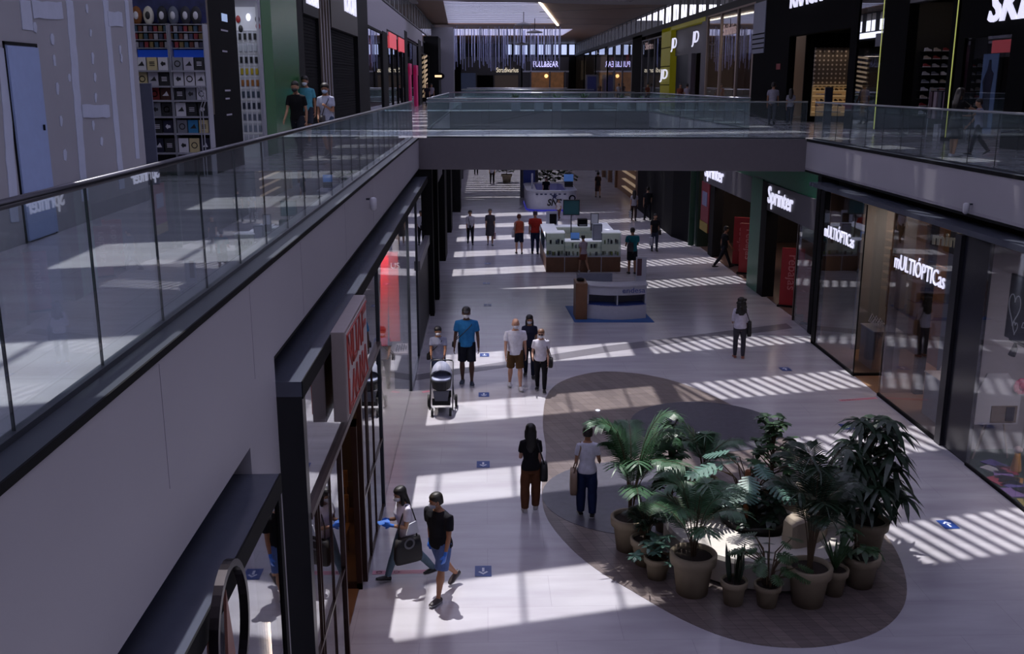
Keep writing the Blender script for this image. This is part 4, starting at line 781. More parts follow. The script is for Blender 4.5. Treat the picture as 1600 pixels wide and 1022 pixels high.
n_.links.new(tc.outputs['Object'], vo.inputs[0]); n_.links.new(vo.outputs['Distance'], cr_.inputs[0]); n_.links.new(cr_.outputs[0], b_.inputs['Base Color'])
rbox(t, 'patterned_panel', 42.85, 42.95, 7.0, 8.6, wp, SR+.7, SR+3.0, 'warmly lit panel with a repeated round pattern')
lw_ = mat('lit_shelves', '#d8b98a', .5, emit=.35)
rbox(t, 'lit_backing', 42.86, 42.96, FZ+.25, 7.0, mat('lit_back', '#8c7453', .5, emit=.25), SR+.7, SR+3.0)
for i in range(6): rbox(t, 'shelf', 42.6, 42.86, 5.95+.22*i, 5.97+.22*i, lw_, SR+.7, SR+3.0)
for i in range(6):
    x = SR+.85+.4*i; l = lamp('portal_spot', 'SPOT', (x, 42.6, 8.75), 10, (1, .8, .6), .1, (.25, 0, 0), .6, 1.0)
for i in range(30):
    x = SR+.85+.2*(i % 10)+.02; z = 5.97+.22*(1+(i//10)*1.5//1)
    o = MB().extr([(x-.07, 42.66, z+.001), (x+.07, 42.66, z+.001), (x+.06, 42.66, z+.04), (x-.03, 42.66, z+.1), (x-.07, 42.66, z+.08)], (0, .08, 0)).build('shoe', mat('litshoe%d' % (i % 3), ['#5a4330', '#b0906a', '#2a201a'][i % 3], .5)); tag(o, 'small shoe on the warmly lit shelves of the portal shop', 'shoe', 'shoes on the lit shelves')
t = thing('display_stand', 'low dark display stand in front of the lit shelves of the portal shop', 'display stand', (SR+.9, 41, FZ)); rbox(t, 'board', 40.6, 40.7, FZ, 7.0, mat('stand_navy', '#232838', .5), SR+.5, SR+.8); [rbox(t, 'tray', 40.7, 41.5, z, z+.03, pale_steel, SR+.4, SR+1.2) for z in (6.0, 6.35, 6.7)]
t = thing('notice_sign', 'tiny red notice on the black portal post', 'sign', (SR-.01, 45.8, 7.7)); rbox(t, 'plate', 45.4, 46.0, 7.75, 8.0, mat('notice_red', '#7a1a20', .5), SR-.02, SR)
t = thing('shop_pillar', 'black pillar with a pale upper panel crossed by dark lines', 'pillar', (SR, 48.6, FZ)); rbox(t, 'body', 48.2, 50.3, FZ, 9.3, bk); rbox(t, 'panel', 48.2, 50.3, 8.55, 10.9, mat('pale_panel', '#6f7287', .5), SR-.04, SR)
for i in range(4): rbox(t, 'line', 48.2, 50.3, 8.75+.22*i, 8.81+.22*i, bk, SR-.05, SR-.04)
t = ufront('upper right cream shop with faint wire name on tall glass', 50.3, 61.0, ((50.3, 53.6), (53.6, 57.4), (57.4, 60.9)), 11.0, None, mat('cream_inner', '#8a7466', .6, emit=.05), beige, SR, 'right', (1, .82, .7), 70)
text_mesh('lettering', 'Stradivarius', mat('dim_sign', '#b59c9c', .4, emit=.3), (SR-.03, 56.6, 9.7), (0, -1, 0), (0, 0, 1), .8, .03, t, width=2.8)
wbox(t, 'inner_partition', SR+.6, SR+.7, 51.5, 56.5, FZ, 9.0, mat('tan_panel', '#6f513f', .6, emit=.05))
# yellow portal sports shop
yp = mat('yellow_portal', '#8f8a10', .5, emit=.12)
t = thing('shopfront', 'sports shopfront with yellow portal and three white lit letter pairs', 'shopfront', (SR, 67, FZ))
rbox(t, 'side_panel', 72.4, 76.2, FZ, 11.0, yp, SR-.05, SR+.4, 'yellow side of the portal'); rbox(t, 'head_panel', 61.3, 76.2, 10.75, 11.0, yp, SR-.05, SR+.4, 'yellow head of the portal')
for z in (7.0, 8.3, 9.6): rbox(t, 'joint', 72.4, 76.2, z, z+.06, bk, SR-.06, SR-.05)
rbox(t, 'sign_board', 62, 72.4, 9.0, 10.75, greysign, SR+.3, SR+.4); rbox(t, 'post', 65.2, 66.2, FZ, 9.0, greysign, SR, SR+.3); rbox(t, 'post', 61.0, 62.3, FZ, 11.0, greysign, SR-.02, SR+.3)
rbox(t, 'backdrop', 62, 72.4, FZ, 9.0, darkwall, SR+3, SR+3.1)
for y_, z_, s_ in ((71.8, 9.5, 1.0), (64.6, 9.6, 1.0), (75.9, 7.45, 1.0)): text_mesh('lettering', 'JD', letw, (SR-.1, y_, z_), (0, -1, 0), (0, 0, 1), s_, .05, t, shear=.1, width=3.1 if y_ > 73 else 2.0)
rbox(t, 'lit_board', 67, 68.6, 6.9, 8.0, mat('board_lit', '#c9b9a0', .5, emit=.5), SR+2.9, SR+3.0); rbox(t, 'red_board', 63.2, 64.6, 7.0, 7.6, mat('red_lit', '#a01d24', .5, emit=.3), SR+.6, SR+.7)
t = ufront('upper right grey glass shop behind the yellow portal', 76.2, 86, ((76.2, 79.5), (79.5, 82.5), (82.5, 85.8)), 10.6, None, mat('inner_grey2', '#4a4a52', .6), greycol, SR, 'right', (.9, .9, 1), 20)
text_mesh('lettering', 'Sfera', mat('dim_sign', '#b59c9c', .4, emit=.3), (SR-.03, 84, 9.8), (0, -1, 0), (0, 0, 1), .8, .03, t, width=3.0)
t = thing('shop_pillar', 'broad black pillar between the grey and mauve upper right shops', 'pillar', (SR, 88.5, FZ)); rbox(t, 'body', 86, 91.5, FZ, 11.1, bk)
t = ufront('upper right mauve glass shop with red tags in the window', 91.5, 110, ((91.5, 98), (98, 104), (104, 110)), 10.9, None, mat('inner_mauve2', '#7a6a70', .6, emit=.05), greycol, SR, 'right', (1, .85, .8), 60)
for y_ in (94.5, 106): rbox(t, 'red_tag', y_, y_+1.6, 8.6, 9.8, mat('tag_red2', '#a83a44', .5, emit=.2), SR+.1, SR+.14)
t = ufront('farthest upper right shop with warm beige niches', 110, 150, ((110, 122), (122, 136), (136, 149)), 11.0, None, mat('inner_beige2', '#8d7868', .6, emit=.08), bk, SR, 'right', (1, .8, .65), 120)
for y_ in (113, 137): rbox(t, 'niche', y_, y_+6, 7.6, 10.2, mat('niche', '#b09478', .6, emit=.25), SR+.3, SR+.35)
# ======================= FAR END =======================
t = thing('shopfront', 'lit shop at the far end with a purple white name sign', 'shopfront', (8.5, 139, FZ))
MB().box(5.2, 11.5, 139.6, 139.8, FZ, 10.6).build('facade', mat('end_facade', '#3b3940', .5), t); text_mesh('lettering', 'PULL&BEAR', mat('sign_violet', '#c9c4ff', .4, emit=1.5), (6.6, 139.4, 9.3), (1, 0, 0), (0, 0, 1), 1.1, .05, t, width=3.4)
MB().box(6.3, 10.8, 139.3, 139.5, FZ, 8.6).build('lit_opening', mat('end_warm', '#6d4a2e', .5, emit=.35, noise=.5, nscale=1.5), t); MB().box(5.2, 11.5, 139.2, 139.6, 8.6, 8.8).build('lintel', pale_steel, t)
for x in (6.2, 8.8, 10.9): MB().box(x, x+.2, 139.1, 139.5, FZ, 8.7).build('post', greycol, t)
tag(MB().ell((8.4, 138.9, 8.1), (.25, .15, .25), n=10, m=6).build('glowing_lamp', mat('end_lamp', '#ffca80', emit=2)), 'small warm glowing lamp in the far lit shop', 'lamp')
t = thing('shopfront', 'dim shop at the far end with small pale name letters', 'shopfront', (3, 139, FZ))
MB().box(-3.2, 5.0, 139.7, 139.9, FZ, 10.6).build('facade', mat('end_facade2', '#2d2b30', .5), t); text_mesh('lettering', 'Stradivarius', mat('sign_cream', '#e6d8c0', .4, emit=1.0), (1.6, 139.5, 8.6), (1, 0, 0), (0, 0, 1), .9, .05, t, width=3.0)
MB().box(-1, 1.2, 139.5, 139.7, FZ, 8.2).build('opening', bk, t); MB().box(1.4, 4.6, 139.5, 139.7, FZ, 8.2).build('lit_window', mat('end_window', '#4b3f36', .5, emit=.15), t); MB().box(-3.2, -1.2, 139.5, 139.7, FZ, 8.5).build('lit_window', mat('end_window2', '#3a4560', .5, emit=.12), t)
t = thing('info_totem', 'grey framed information totem with dark screen on the upper right gallery', 'totem', (12.4, 117, FZ)); MB().box(11.6, 13.0, 116.9, 117.1, FZ, 8.1).build('frame', greycol, t); MB().box(11.8, 12.8, 116.86, 116.9, 6.1, 7.9).build('screen', mat('totem_screen', '#1b1f45', .3, emit=.2), t)
hr = thing('rod_sculpture', 'hanging cloud of thin pale rods above the far end of the void', 'sculpture', (1.5, 110, 9.6))
R_ = random.Random(5)
for k in range(96):
    x = -4.2+12.4*(k % 48)/48+R_.random()*.3; y = 104+9*R_.random(); z0 = 8.4+1.6*R_.random(); MB().tube([(x, y, z0), (x, y, 12.75)], .035, 5).build('rod', mat('rod_pale', '#9da4cc', .35, .2), hr)
m = MB()
for i in range(9): m.box(3.2+1.15*i, 3.95+1.15*i, 149.7, 149.9, 11.2, 12.6)
struct('window_3', m, mat('sky_window', '#b8c4ee', .5, emit=1.1), 'bright clerestory panes at the far end')
pen = [(4.5, 92, 12.0), (3.2, 84, 12.2), (3.8, 104, 11.4)]
for i, (x, y, z) in enumerate(pen):
    t = thing('pendant_lamp', 'flat dark pendant lamp hanging under the far skylight, %s' % ['upper one', 'nearest one at the frame top', 'lower one by the rods'][i], 'lamp', (x, y, z)); MB().lathe((x, y, z-.5), [(.1, .25), (.7, .1), (.7, 0), (.1, -.02)], 16).build('shade', greycol, t); MB().tube([(x, y, z-.3), (x, y, 12.75)], .03, 5).build('cord', darkpaint, t)
# planters on the second bridge
plan_white = mat('planter_white', '#9c9fa8', .5)
leafm = mat('leaf_green', '#2f5a2c', .5, noise=.25, nscale=20)
def spiky(x, y, z, n, L, seed, w=.02, droop=.5, up_=.5):
    r = random.Random(seed); m = MB()
    for i in range(n):
        a = 2*PI*r.random(); e = up_+(.9-up_)*r.random(); l = L*(.7+.5*r.random()); d = Vector((math.cos(a)*(1-e*.6), math.sin(a)*(1-e*.6), e)); p = Vector((x, y, z)); side = Vector((-math.sin(a), math.cos(a), 0)); pts = []
        for s in range(5):
            f = s/4; pts.append((p + d*l*f + Vector((0, 0, -droop*l*f*f*.6)), w*(math.sin(PI*min(f*.85+.12, 1)))))
        vs = []; fs = []
        for q, ww in pts: vs += [q-side*ww, q+side*ww]
        for s in range(4): fs.append((2*s, 2*s+1, 2*s+3, 2*s+2))
        m.add(vs, fs)
    return m
for i, (px, h) in enumerate(((806, .8), (842, .5), (870, .7), (912, .9), (972, .6), (1002, .5), (1078, .4))):
    x = gz(px, 172, FZ).x*60.6/gz(px, 172, FZ).y
    t = thing('planter_box', 'white planter box with small plant on the second foot bridge, %s from the left' % ['first', 'second', 'third', 'fourth', 'fifth', 'sixth', 'seventh'][i], 'planter', (x, 60.6, FZ), 'planters on the second bridge')
    MB().box(x-.27, x+.27, 60.35, 60.85, FZ, FZ+.6).build('box', plan_white, t); spiky(x, 60.6, FZ+.6, 26, h, i, .04, .6).build('foliage', leafm, t)
# ======================= PEOPLE =======================
from mathutils import noise as mnoise
PENDING = []
def bake(mb, name, m, parent, voxel, wrinkle=0.0, smooth_it=2, label=None, seed=0):
    off = wloc(parent); me = mb.mesh(name, m, off, True); o = bpy.data.objects.new(name, me); COL.objects.link(o); o.parent = parent
    r = o.modifiers.new('r', 'REMESH'); r.mode = 'VOXEL'; r.voxel_size = voxel; r.use_smooth_shade = True
    s = o.modifiers.new('s', 'SMOOTH'); s.iterations = smooth_it; s.factor = .5
    if label: o['label'] = label
    PENDING.append((o, m, wrinkle, seed)); return o
def finish_bakes():
    dg_ = bpy.context.evaluated_depsgraph_get()
    new = [bpy.data.meshes.new_from_object(o.evaluated_get(dg_)) for o, _, _, _ in PENDING]
    for (o, m, wrinkle, seed), nm in zip(PENDING, new):
        if wrinkle:
            for v in nm.vertices:
                p = v.co; n1_ = mnoise.noise(Vector((p.x*9+seed, p.y*9, p.z*5))) + .5*mnoise.noise(Vector((p.x*22, p.y*22+seed, p.z*12)))
                v.co = p + v.normal*(wrinkle*n1_)
        nm.materials.clear(); nm.materials.append(m); nm.polygons.foreach_set('use_smooth', [True]*len(nm.polygons))
        o.modifiers.clear(); o.data = nm
    PENDING.clear()
SK = {'fair': '#b58a76', 'tan': '#96694f', 'dark': '#4a3026', 'olive': '#a27a60'}
BLK = '#131318'
PEOPLE = []
def person(px, fy, hy, rz, label, z=0.0, fem=False, skin='olive', legs=((18, 8), (-16, 22)), arms=((-12, 8, 18), (14, 8, 22)), lean=3, hair='short', haircol='#1a1412', mask=None, glasses=False, gloves=None,
           top=('tee', '#c9c9d6'), bottom=('trousers', '#1b1c24'), shoe='#202024', vox=.016, h=None, turn=0, fat=1.0, pos=None, group=None):
    P0 = Vector(pos) if pos else gz(px, fy, z)
    H = h if h else gy(px, hy, P0.y).z - z
    A = math.radians
    Rz = Matrix.Rotation(A(rz), 3, 'Z'); t = thing('person', label, 'person', P0, group)
    hipw = .052*H; hz_ = .53*H; sw = (.090 if fem else .104)*H*fat
    def rx(a): return Matrix.Rotation(a, 3, 'X')
    J = {}
    for s, (hip, kn) in zip((-1, 1), legs):     # left leg first (local -x), forward is +y
        a = A(hip); k = A(kn); hp = Vector((s*hipw, 0, hz_)); d1 = Vector((s*.03, math.sin(a), -math.cos(a))).normalized(); d2 = Vector((0, math.sin(a-k), -math.cos(a-k)))
        kp = hp + d1*.245*H; ap = kp + d2*.24*H; ph = A(min(10, max(-55, (hip-kn)*.8))) if kn > 14 else A(max(0, hip-kn)*.6)
        J[s] = (hp, kp, ap, ph)
    low = 9
    for s in (-1, 1):
        hp, kp, ap, ph = J[s]; fd = Vector((s*.12, math.cos(ph), math.sin(ph))).normalized(); up_ = Vector((0, -math.sin(ph), math.cos(ph)))
        heel = ap - fd*.032*H - up_*.035*H; toe = ap + fd*.105*H - up_*.035*H; J[s] = (hp, kp, ap, fd, up_, heel, toe); low = min(low, heel.z, toe.z)
    sh = Vector((0, 0, -low + .004))
    T = rx(A(-lean)); pel = Vector((0, 0, hz_))
    def tp(v): return pel + T @ (Vector(v) - pel)     # torso lean
    def W(v): return P0 + Rz @ (Vector(v) + sh)
    sideW = Rz @ Vector((1, 0, 0))
    # torso ----------------------------------------------------
    def torso(g=0.0, top_=1, bot=0, nk=True):
        f = fat
        R_ = [(.465, .055, .052, 0), (.50, .088*f, .064*f, -.004), (.53, (.096 if fem else .088)*f, .066*f, -.004), (.575, (.086 if fem else .082)*f, .058*f, .0), (.62, (.070 if fem else .080)*f, .053*f, .0), (.68, (.078 if fem else .087)*f, .060*f, .004 if fem else 0), (.735, (.086 if fem else .098)*f, (.068 if fem else .062)*f, .008 if fem else .0), (.785, (.088 if fem else .102)*f, .054*f, -.003), (.815, (.082 if fem else .095)*f, .044, -.006), (.832, .052, .038, -.006), (.85, .031, .031, -.002), (.885, .029, .030, .006)]
        if not nk: R_ = R_[:-2]
        R_ = R_[bot:]
        return [W(tp((0, dy*H, zz*H))) for zz, a, b, dy in R_], [((a*H+g), (b*H+g)) for zz, a, b, dy in R_]
    n = 16
    body = MB(); c, r_ = torso(0 if top[0] else 0); body.tube(c, r_, n, side=sideW)
    # head
    hc = tp((0, .012*H, .925*H)); Hd = Matrix.Rotation(A(turn), 3, 'Z') @ rx(A(-lean-4)); k = H/1.7*1.07
    def hp_(v): return W(Vector(hc) + Hd @ (Vector(v)*k))
    rings = []
    for zz, a, b, dy in ((-.105, .022, .024, .030), (-.095, .038, .040, .026), (-.07, .052, .062, .016), (-.04, .062, .078, .008), (0, .070, .088, .002), (.03, .073, .092, -.002), (.06, .070, .088, -.006), (.085, .058, .072, -.008), (.105, .036, .044, -.01), (.113, .012, .015, -.01)):
        rings.append([hp_((a*math.cos(2*PI*i/18), dy + b*math.sin(2*PI*i/18), zz)) for i in range(18)])
    body.loft(rings)
    body.loft([[hp_((s*.006, .088, .012)) for s in (-1, 1)] + [hp_((0, .075, .012))], [hp_((s*.018, .086, -.028)) for s in (-1, 1)] + [hp_((0, .07, -.028))], [hp_((s*.01, .116, -.026)) for s in (-1, 1)] + [hp_((0, .08, -.03))]])
    for s in (-1, 1): body.loft([[hp_((s*(.070+.014*q), .0+.018*math.cos(2*PI*i/8), -.012+.032*math.sin(2*PI*i/8))) for i in range(8)] for q in (-.6, 1)])
    body.loft([[hp_((.026*math.cos(2*PI*i/8)*q, .076+.02*q, -.058+.008*math.sin(2*PI*i/8)*q)) for i in range(8)] for q in (1, .6)])
    # arms
    AR = {}
    for s, arm in zip((-1, 1), arms):
        sw_, ab, el = arm[:3]; inn = arm[3] if len(arm) > 3 else 0
        S_ = Vector(tp((s*sw, -.004*H, .792*H))); a, b = A(sw_), A(ab-4)
        d1 = Vector((s*math.sin(b), math.sin(a)*math.cos(b), -math.cos(a)*math.cos(b)))
        d2 = Vector((s*math.sin(b)*.5 - s*math.sin(A(inn)), math.sin(a+A(el)), -math.cos(a+A(el)))).normalized()
        E_ = S_ + d1*.168*H; Wr = E_ + d2*.142*H; AR[s] = (S_, E_, Wr, d1, d2)
        q = [tp((s*sw*.55, -.004*H, .802*H)), S_, S_ + d1*.03*H, (S_+E_)/2, E_, E_+(d2*.035*H), (E_+Wr)/2, Wr]
        body.tube([W(v) for v in q], [v*H for v in (.019, .023*fat, .024*fat, .022*fat, .0195, .0205, .018, .0135)], 12)
    def hand(mb, s, g=0.0):
        S_, E_, Wr, d1, d2 = AR[s]; d = d2; inn = Vector((-s, 0, 0)); inn = (inn - d*inn.dot(d)).normalized(); wd = d.cross(inn).normalized()  # palm faces the body
        if wd.y < 0: wd = -wd
        q = H/1.7; c0 = Wr
        mb.tube([W(c0-d*.012*q), W(c0+d*.02*q), W(c0+d*.055*q), W(c0+d*.085*q)], [((.018+g)*q, (.014+g)*q), ((.032+g)*q, (.015+g)*q), ((.040+g)*q, (.014+g)*q), ((.036+g)*q, (.011+g)*q)], 10, side=Rz @ wd)
        for f, (o_, ln) in enumerate(((.029, .062), (.010, .072), (-.010, .066), (-.028, .052))):
            b0 = c0 + d*.08*q + wd*o_*q; c1 = (d*.95 + inn*.25).normalized(); c2 = (d*.75 + inn*.65).normalized()
            mb.tube([W(b0), W(b0+c1*ln*.5*q), W(b0+c1*ln*.5*q+c2*ln*.5*q)], [(.0092+g)*q, (.0086+g)*q, (.007+g)*q], 8)
        b0 = c0 + d*.03*q + wd*.03*q; c1 = (d*.65 + wd*.7 + inn*.3).normalized(); c2 = (d*.85 + wd*.35 + inn*.35).normalized()
        mb.tube([W(b0), W(b0+c1*.035*q), W(b0+c1*.035*q+c2*.03*q)], [(.0125+g)*q, (.0105+g)*q, (.008+g)*q], 8)
    for s in (-1, 1): hand(body, s)
    for s in (-1, 1):
        hp, kp, ap, fd, up_, heel, toe = J[s]
        body.tube([W(hp+Vector((0, 0, .02*H))), W((hp*2+kp)/3), W((hp+kp*2)/3), W(kp), W(kp+(ap-kp)*.28), W((kp+ap)/2), W(ap+(kp-ap)*.12), W(ap)], [v*H for v in (.047*fat, .047*fat, .038*fat, .030, .031*fat, .028, .019, .020)], 12)
        body.tube([W(heel+up_*.02*H), W(ap-up_*.012*H+fd*.01*H), W(toe-fd*.03*H+up_*.015*H), W(toe+up_*.008*H)], [(.02*H, .016*H), (.024*H, .024*H), (.026*H, .014*H), (.014*H, .007*H)], 10, side=sideW)
    sk = mat('skin_'+skin, SK[skin], .55, noise=.06, nscale=12); bake(body, 'body', sk, t, vox*.8, smooth_it=1)
    det = vox <= .015
    # shirt ----------------------------------------------------
    kind, colr = top[0], top[1]
    def cl(n_, c_): return mat('fabric_'+c_, c_, .85, noise=.10, nscale=14, spec=.2)
    if kind:
        g = .012*k+.003; m = MB(); bot = {'tank': 2, 'crop': 3}.get(kind, 1)
        if kind == 'dress': bot = 2
        cc, rr = torso(g, bot=bot, nk=False); m.tube(cc, rr, n, side=sideW)
        if kind != 'tank':
            fr = {'tee': .62, 'dress': .75, 'long': 2.0, 'crop': .5, 'blouse': 1.2}[kind]
            for s in (-1, 1):
                S_, E_, Wr, d1, d2 = AR[s]; pts = [tp((s*sw*.4, -.004*H, .808*H)), S_ + Vector((0, 0, .002)), S_ + d1*.05*H]; rad = [.027, .031*fat, .032*fat]
                if fr <= 1: pts += [S_ + d1*.168*H*fr]; rad += [.031*fat]
                else: pts += [E_, E_ + d2*.142*H*min(1, fr-1)*.95]; rad += [.027, .022]
                m.tube([W(v) for v in pts], [v*H+.003 for v in rad], 12)
        if kind == 'dress':
            m.tube([W(tp((0, 0, .56*H))), W((0, 0, .50*H)), W((0, .01, .38*H)), W((0, .01, .27*H))], [(.10*H*fat, .072*H), (.108*H*fat, .082*H), (.112*H*fat, .10*H), (.115*H*fat, .11*H)], 18, side=sideW)
        bake(m, 'dress' if kind == 'dress' else 'shirt', cl('t', colr), t, vox, .004, seed=px)
    kind, colr = bottom[0], bottom[1]
    if kind and top[0] != 'dress':
        m = MB(); g = .003*k
        cc, rr = torso(g, bot=0, nk=False); m.tube(cc[:5], rr[:5], n, side=sideW)
        if kind == 'skirt': m.tube([W((0, 0, .58*H)), W((0, 0, .50*H)), W((0, .01, .36*H))], [(.085*H, .06*H), (.105*H, .078*H), (.115*H, .09*H)], 18, side=sideW)
        else:
            fl_ = {'trousers': 0, 'wide': .012, 'slim': .000, 'shorts': .005, 'capri': .006}[kind]
            for s in (-1, 1):
                hp, kp, ap = J[s][:3]; pts = [hp+Vector((0, 0, .02*H)), (hp*2+kp)/3, (hp+kp*2)/3]; rad = [.053*fat, .053*fat, .046*fat+fl_]
                if kind == 'shorts': pts += [hp + (kp-hp)*.92]; rad += [.047*fat+.004]
                else:
                    e = .86 if kind == 'capri' else .97
                    pts += [kp, kp+(ap-kp)*.3, kp+(ap-kp)*.65, kp+(ap-kp)*e]; rad += [.039+fl_, .040+fl_, .034+fl_, .029+fl_]
                m.tube([W(v) for v in pts], [v*H for v in rad], 12)
        bake(m, {'shorts': 'shorts', 'skirt': 'skirt'}.get(kind, 'trousers'), cl('b', colr), t, vox, .004, seed=px+3)
    for s in (-1, 1):
        hp, kp, ap, fd, up_, heel, toe = J[s]; m = MB()
        m.tube([W(heel+up_*.022*H-fd*.006*H), W(ap-up_*.012*H+fd*.012*H), W(toe-fd*.035*H+up_*.016*H), W(toe+up_*.012*H+fd*.004*H)], [(.023*H, .021*H), (.027*H, .027*H), (.030*H, .018*H), (.018*H, .011*H)], 12, side=sideW)
        o = bake(m, 'shoe', mat('shoe_'+shoe, shoe, .5), t, max(vox*.7, .008), smooth_it=1)
        if det:
            m = MB(); q = [heel-fd*.008*H+up_*.0*H, ap-up_*.036*H, toe-fd*.03*H, toe+fd*.006*H]; m.tube([W(v+up_*.004*H) for v in q], [(.022*H, .006*H), (.026*H, .006*H), (.031*H, .006*H), (.018*H, .006*H)], 12, side=sideW); m.build('sole', mat('sole_pale', '#a9a8ad', .6), o, smooth=True)
    if gloves:
        for s in (-1, 1): m = MB(); hand(m, s, .0035); S_, E_, Wr, d1, d2 = AR[s]; m.tube([W(Wr-d2*.03*H), W(Wr+d2*.01*H)], [.0165*H, .0165*H], 10); bake(m, 'glove', mat('glove'+gloves, gloves, .35), t, vox*.75, smooth_it=1)
    # hair -----------------------------------------------------
    hm = mat('hair_'+haircol, haircol, .5, noise=.2, nscale=30); m = MB()
    def cap(g=.012, lo=-.005, fr=.050):
        rg_ = []
        for zz, a, b, dy in ((lo-.045, .058, .055, -.036), (lo, .068, .070, -.024), (.035, .074, .084, -.012), (.066, .071, .086, -.008), (.09, .060, .074, -.009), (.112, .040, .048, -.01), (.122, .012, .014, -.01)):
            rg_.append([hp_(((a+g)*math.cos(2*PI*i/16), dy + (b+g)*math.sin(2*PI*i/16), zz)) for i in range(16)])
        m.loft(rg_)
    name_ = 'hair'
    if hair in ('short', 'bun', 'long', 'curly', 'pony'): cap(.010 if hair == 'short' else .016)
    if hair == 'bun': m.ell(hp_((0, -.10, .075)), (.042*k, .042*k, .038*k), n=10, m=7)
    if hair == 'pony': m.tube([hp_((0, -.095, .03)), hp_((0, -.14, -.02)), hp_((0, -.135, -.12)), hp_((0, -.12, -.19))], [.03*k, .032*k, .026*k, .01*k], 10)
    if hair in ('long', 'curly'):
        wd_ = .072 if hair == 'long' else .10; ln = .36 if hair == 'long' else .33
        m.tube([hp_((0, -.035, .06)), hp_((0, -.055, -.03)), hp_((0, -.075, -.13)), hp_((0, -.095, -.13-ln*.4)), hp_((0, -.09, -.1-ln*.72))], [(.078*k, .06*k), ((wd_+.02)*k, .055*k), ((wd_+.022)*k, .045*k), ((wd_+.01)*k, .036*k), (wd_*.5*k, .02*k)], 14, side=sideW)
        for s in (-1, 1): m.tube([hp_((s*.062, .01, .05)), hp_((s*.078, .015, -.03)), hp_((s*.08, .02, -.12)), hp_((s*.07, .03, -.2))], [.02*k, .026*k, .026*k, .012*k], 8)
        if hair == 'curly':
            R3 = random.Random(4)
            for i in range(26): m.ell(hp_((.115*(R3.random()-.5)*2, -.06-.05*R3.random(), .08-.36*R3.random())), [(.03+.014*R3.random())*k]*3, n=8, m=5)
    if hair == 'cap':
        cap(.012, .012); m.tube([hp_((0, .07, .05)), hp_((0, .10, .048)), hp_((0, .15, .034))], [(.065*k, .012*k), (.062*k, .010*k), (.04*k, .006*k)], 12, side=Rz @ (Hd @ Vector((1, 0, 0)))); name_ = 'cap'
    if m.v: bake(m, name_, hm, t, max(vox*.8, .009), .006 if hair in ('long', 'curly', 'pony') else .002, 1)
    if mask:
        m = MB(); rg_ = []
        for q, dy in ((1.0, .036), (.96, .062), (.82, .088), (.55, .108), (.2, .117)):
            rg_.append([hp_((.062*q*math.cos(2*PI*i/14)*(1 if math.sin(2*PI*i/14) > 0 else .85), dy, -.052+.047*q*math.sin(2*PI*i/14))) for i in range(14)])
        m.loft(rg_); mk = m.build('face_mask', mat('mask_'+mask, mask, .7), t, smooth=True)
        m = MB()
        for s in (-1, 1): m.tube([hp_((s*.058, .05, -.03)), hp_((s*.078, .01, .005)), hp_((s*.076, -.012, -.02)), hp_((s*.056, .045, -.07))], .0022*k, 5)
        m.build('ear_loop', mat('mask_'+mask, mask, .7), mk)
    if abs(((rz+turn+180) % 360) - 0) < 100 or abs(((rz+turn+180) % 360) - 360) < 100:
        for s in (-1, 1): MB().ell(hp_((s*.028, .083, .008)), (.010*k, .008*k, .006*k), n=8, m=5).build('eye', mat('eye_dark', '#0f0c0c', .3), t)
        if glasses:
            m = MB()
            for s in (-1, 1): m.ell(hp_((s*.031, .097, .008)), (.024*k, .006*k, .018*k), n=10, m=5)
            m.tube([hp_((-.07, .03, .012)), hp_((-.055, .09, .012)), hp_((.055, .09, .012)), hp_((.07, .03, .012))], .003*k, 5); m.build('sunglasses', mat('lens_dark', '#0c0b0d', .15), t)
    t_ = dict(W=W, tp=tp, AR=AR, J=J, H=H, P0=P0, sw=sw, Rz=Rz, T=t)
    PEOPLE.append(t_); return t_
def strap(p, name, label, colr, side=-1, low=.50, cat='bag', size=(.14, .05, .13), fwd=0.0, x=None, cross=False, shape='flat'):
    """a bag hanging from a strap over a shoulder; side -1 = the person's left"""
    W, tp, H, sw = p['W'], p['tp'], p['H'], p['sw']; s = side; x_ = (x if x is not None else s*(sw+.05*H)); b = Vector((x_, fwd, low*H+size[2]))
    t = thing(name, label, cat, W(b)); m = mat('bag'+colr, colr, .6)
    R = p['Rz']; M_ = MB(); a, d, hh = size[1], size[0], size[2]
    rg_ = []
    for f, sc in ((1, .94), (.3, 1.06), (-.6, 1.1), (-1, 1.0)):
        rg_.append([W(b + Vector((a*sc*(abs(math.cos(q))**.5)*math.copysign(1, math.cos(q)), d*sc*(abs(math.sin(q))**.5)*math.copysign(1, math.sin(q)), -hh + f*hh))) for q in [2*PI*i/16 for i in range(16)]])
    M_.loft(rg_); M_.build('body', m, t, smooth=True)
    S1 = tp((-s*sw*.55 if cross else s*sw*.8, .065*H if cross else .03*H, .78*H)); S2 = tp((-s*sw*.5 if cross else s*sw*.8, -.0*H, .835*H)); S3 = tp((-s*sw*.55 if cross else s*sw*.8, -.075*H if cross else -.055*H, .78*H))
    m2 = MB(); m2.tube([W(b+Vector((0, d*.7, 0))), W((b+Vector((0, d*.7, 0)))*.5+Vector(S1)*.5 + Vector((0, .045*H if cross else .02*H, 0))), W(S1), W(S2), W(S3), W((b+Vector((0, -d*.7, 0)))*.5+Vector(S3)*.5 + Vector((0, -.045*H if cross else -.02*H, 0))), W(b+Vector((0, -d*.7, 0)))], (.016, .005), 6) if False else m2.tube([W(b+Vector((0, d*.7, 0))), W((b+Vector((0, d*.7, 0)))*.5+Vector(S1)*.5 + Vector((0, .045*H if cross else .02*H, 0))), W(S1), W(S2), W(S3), W((b+Vector((0, -d*.7, 0)))*.5+Vector(S3)*.5 + Vector((0, -.045*H if cross else -.02*H, 0))), W(b+Vector((0, -d*.7, 0)))], [.011]*7, 6)
    m2.build('strap', m, t, smooth=True); return t
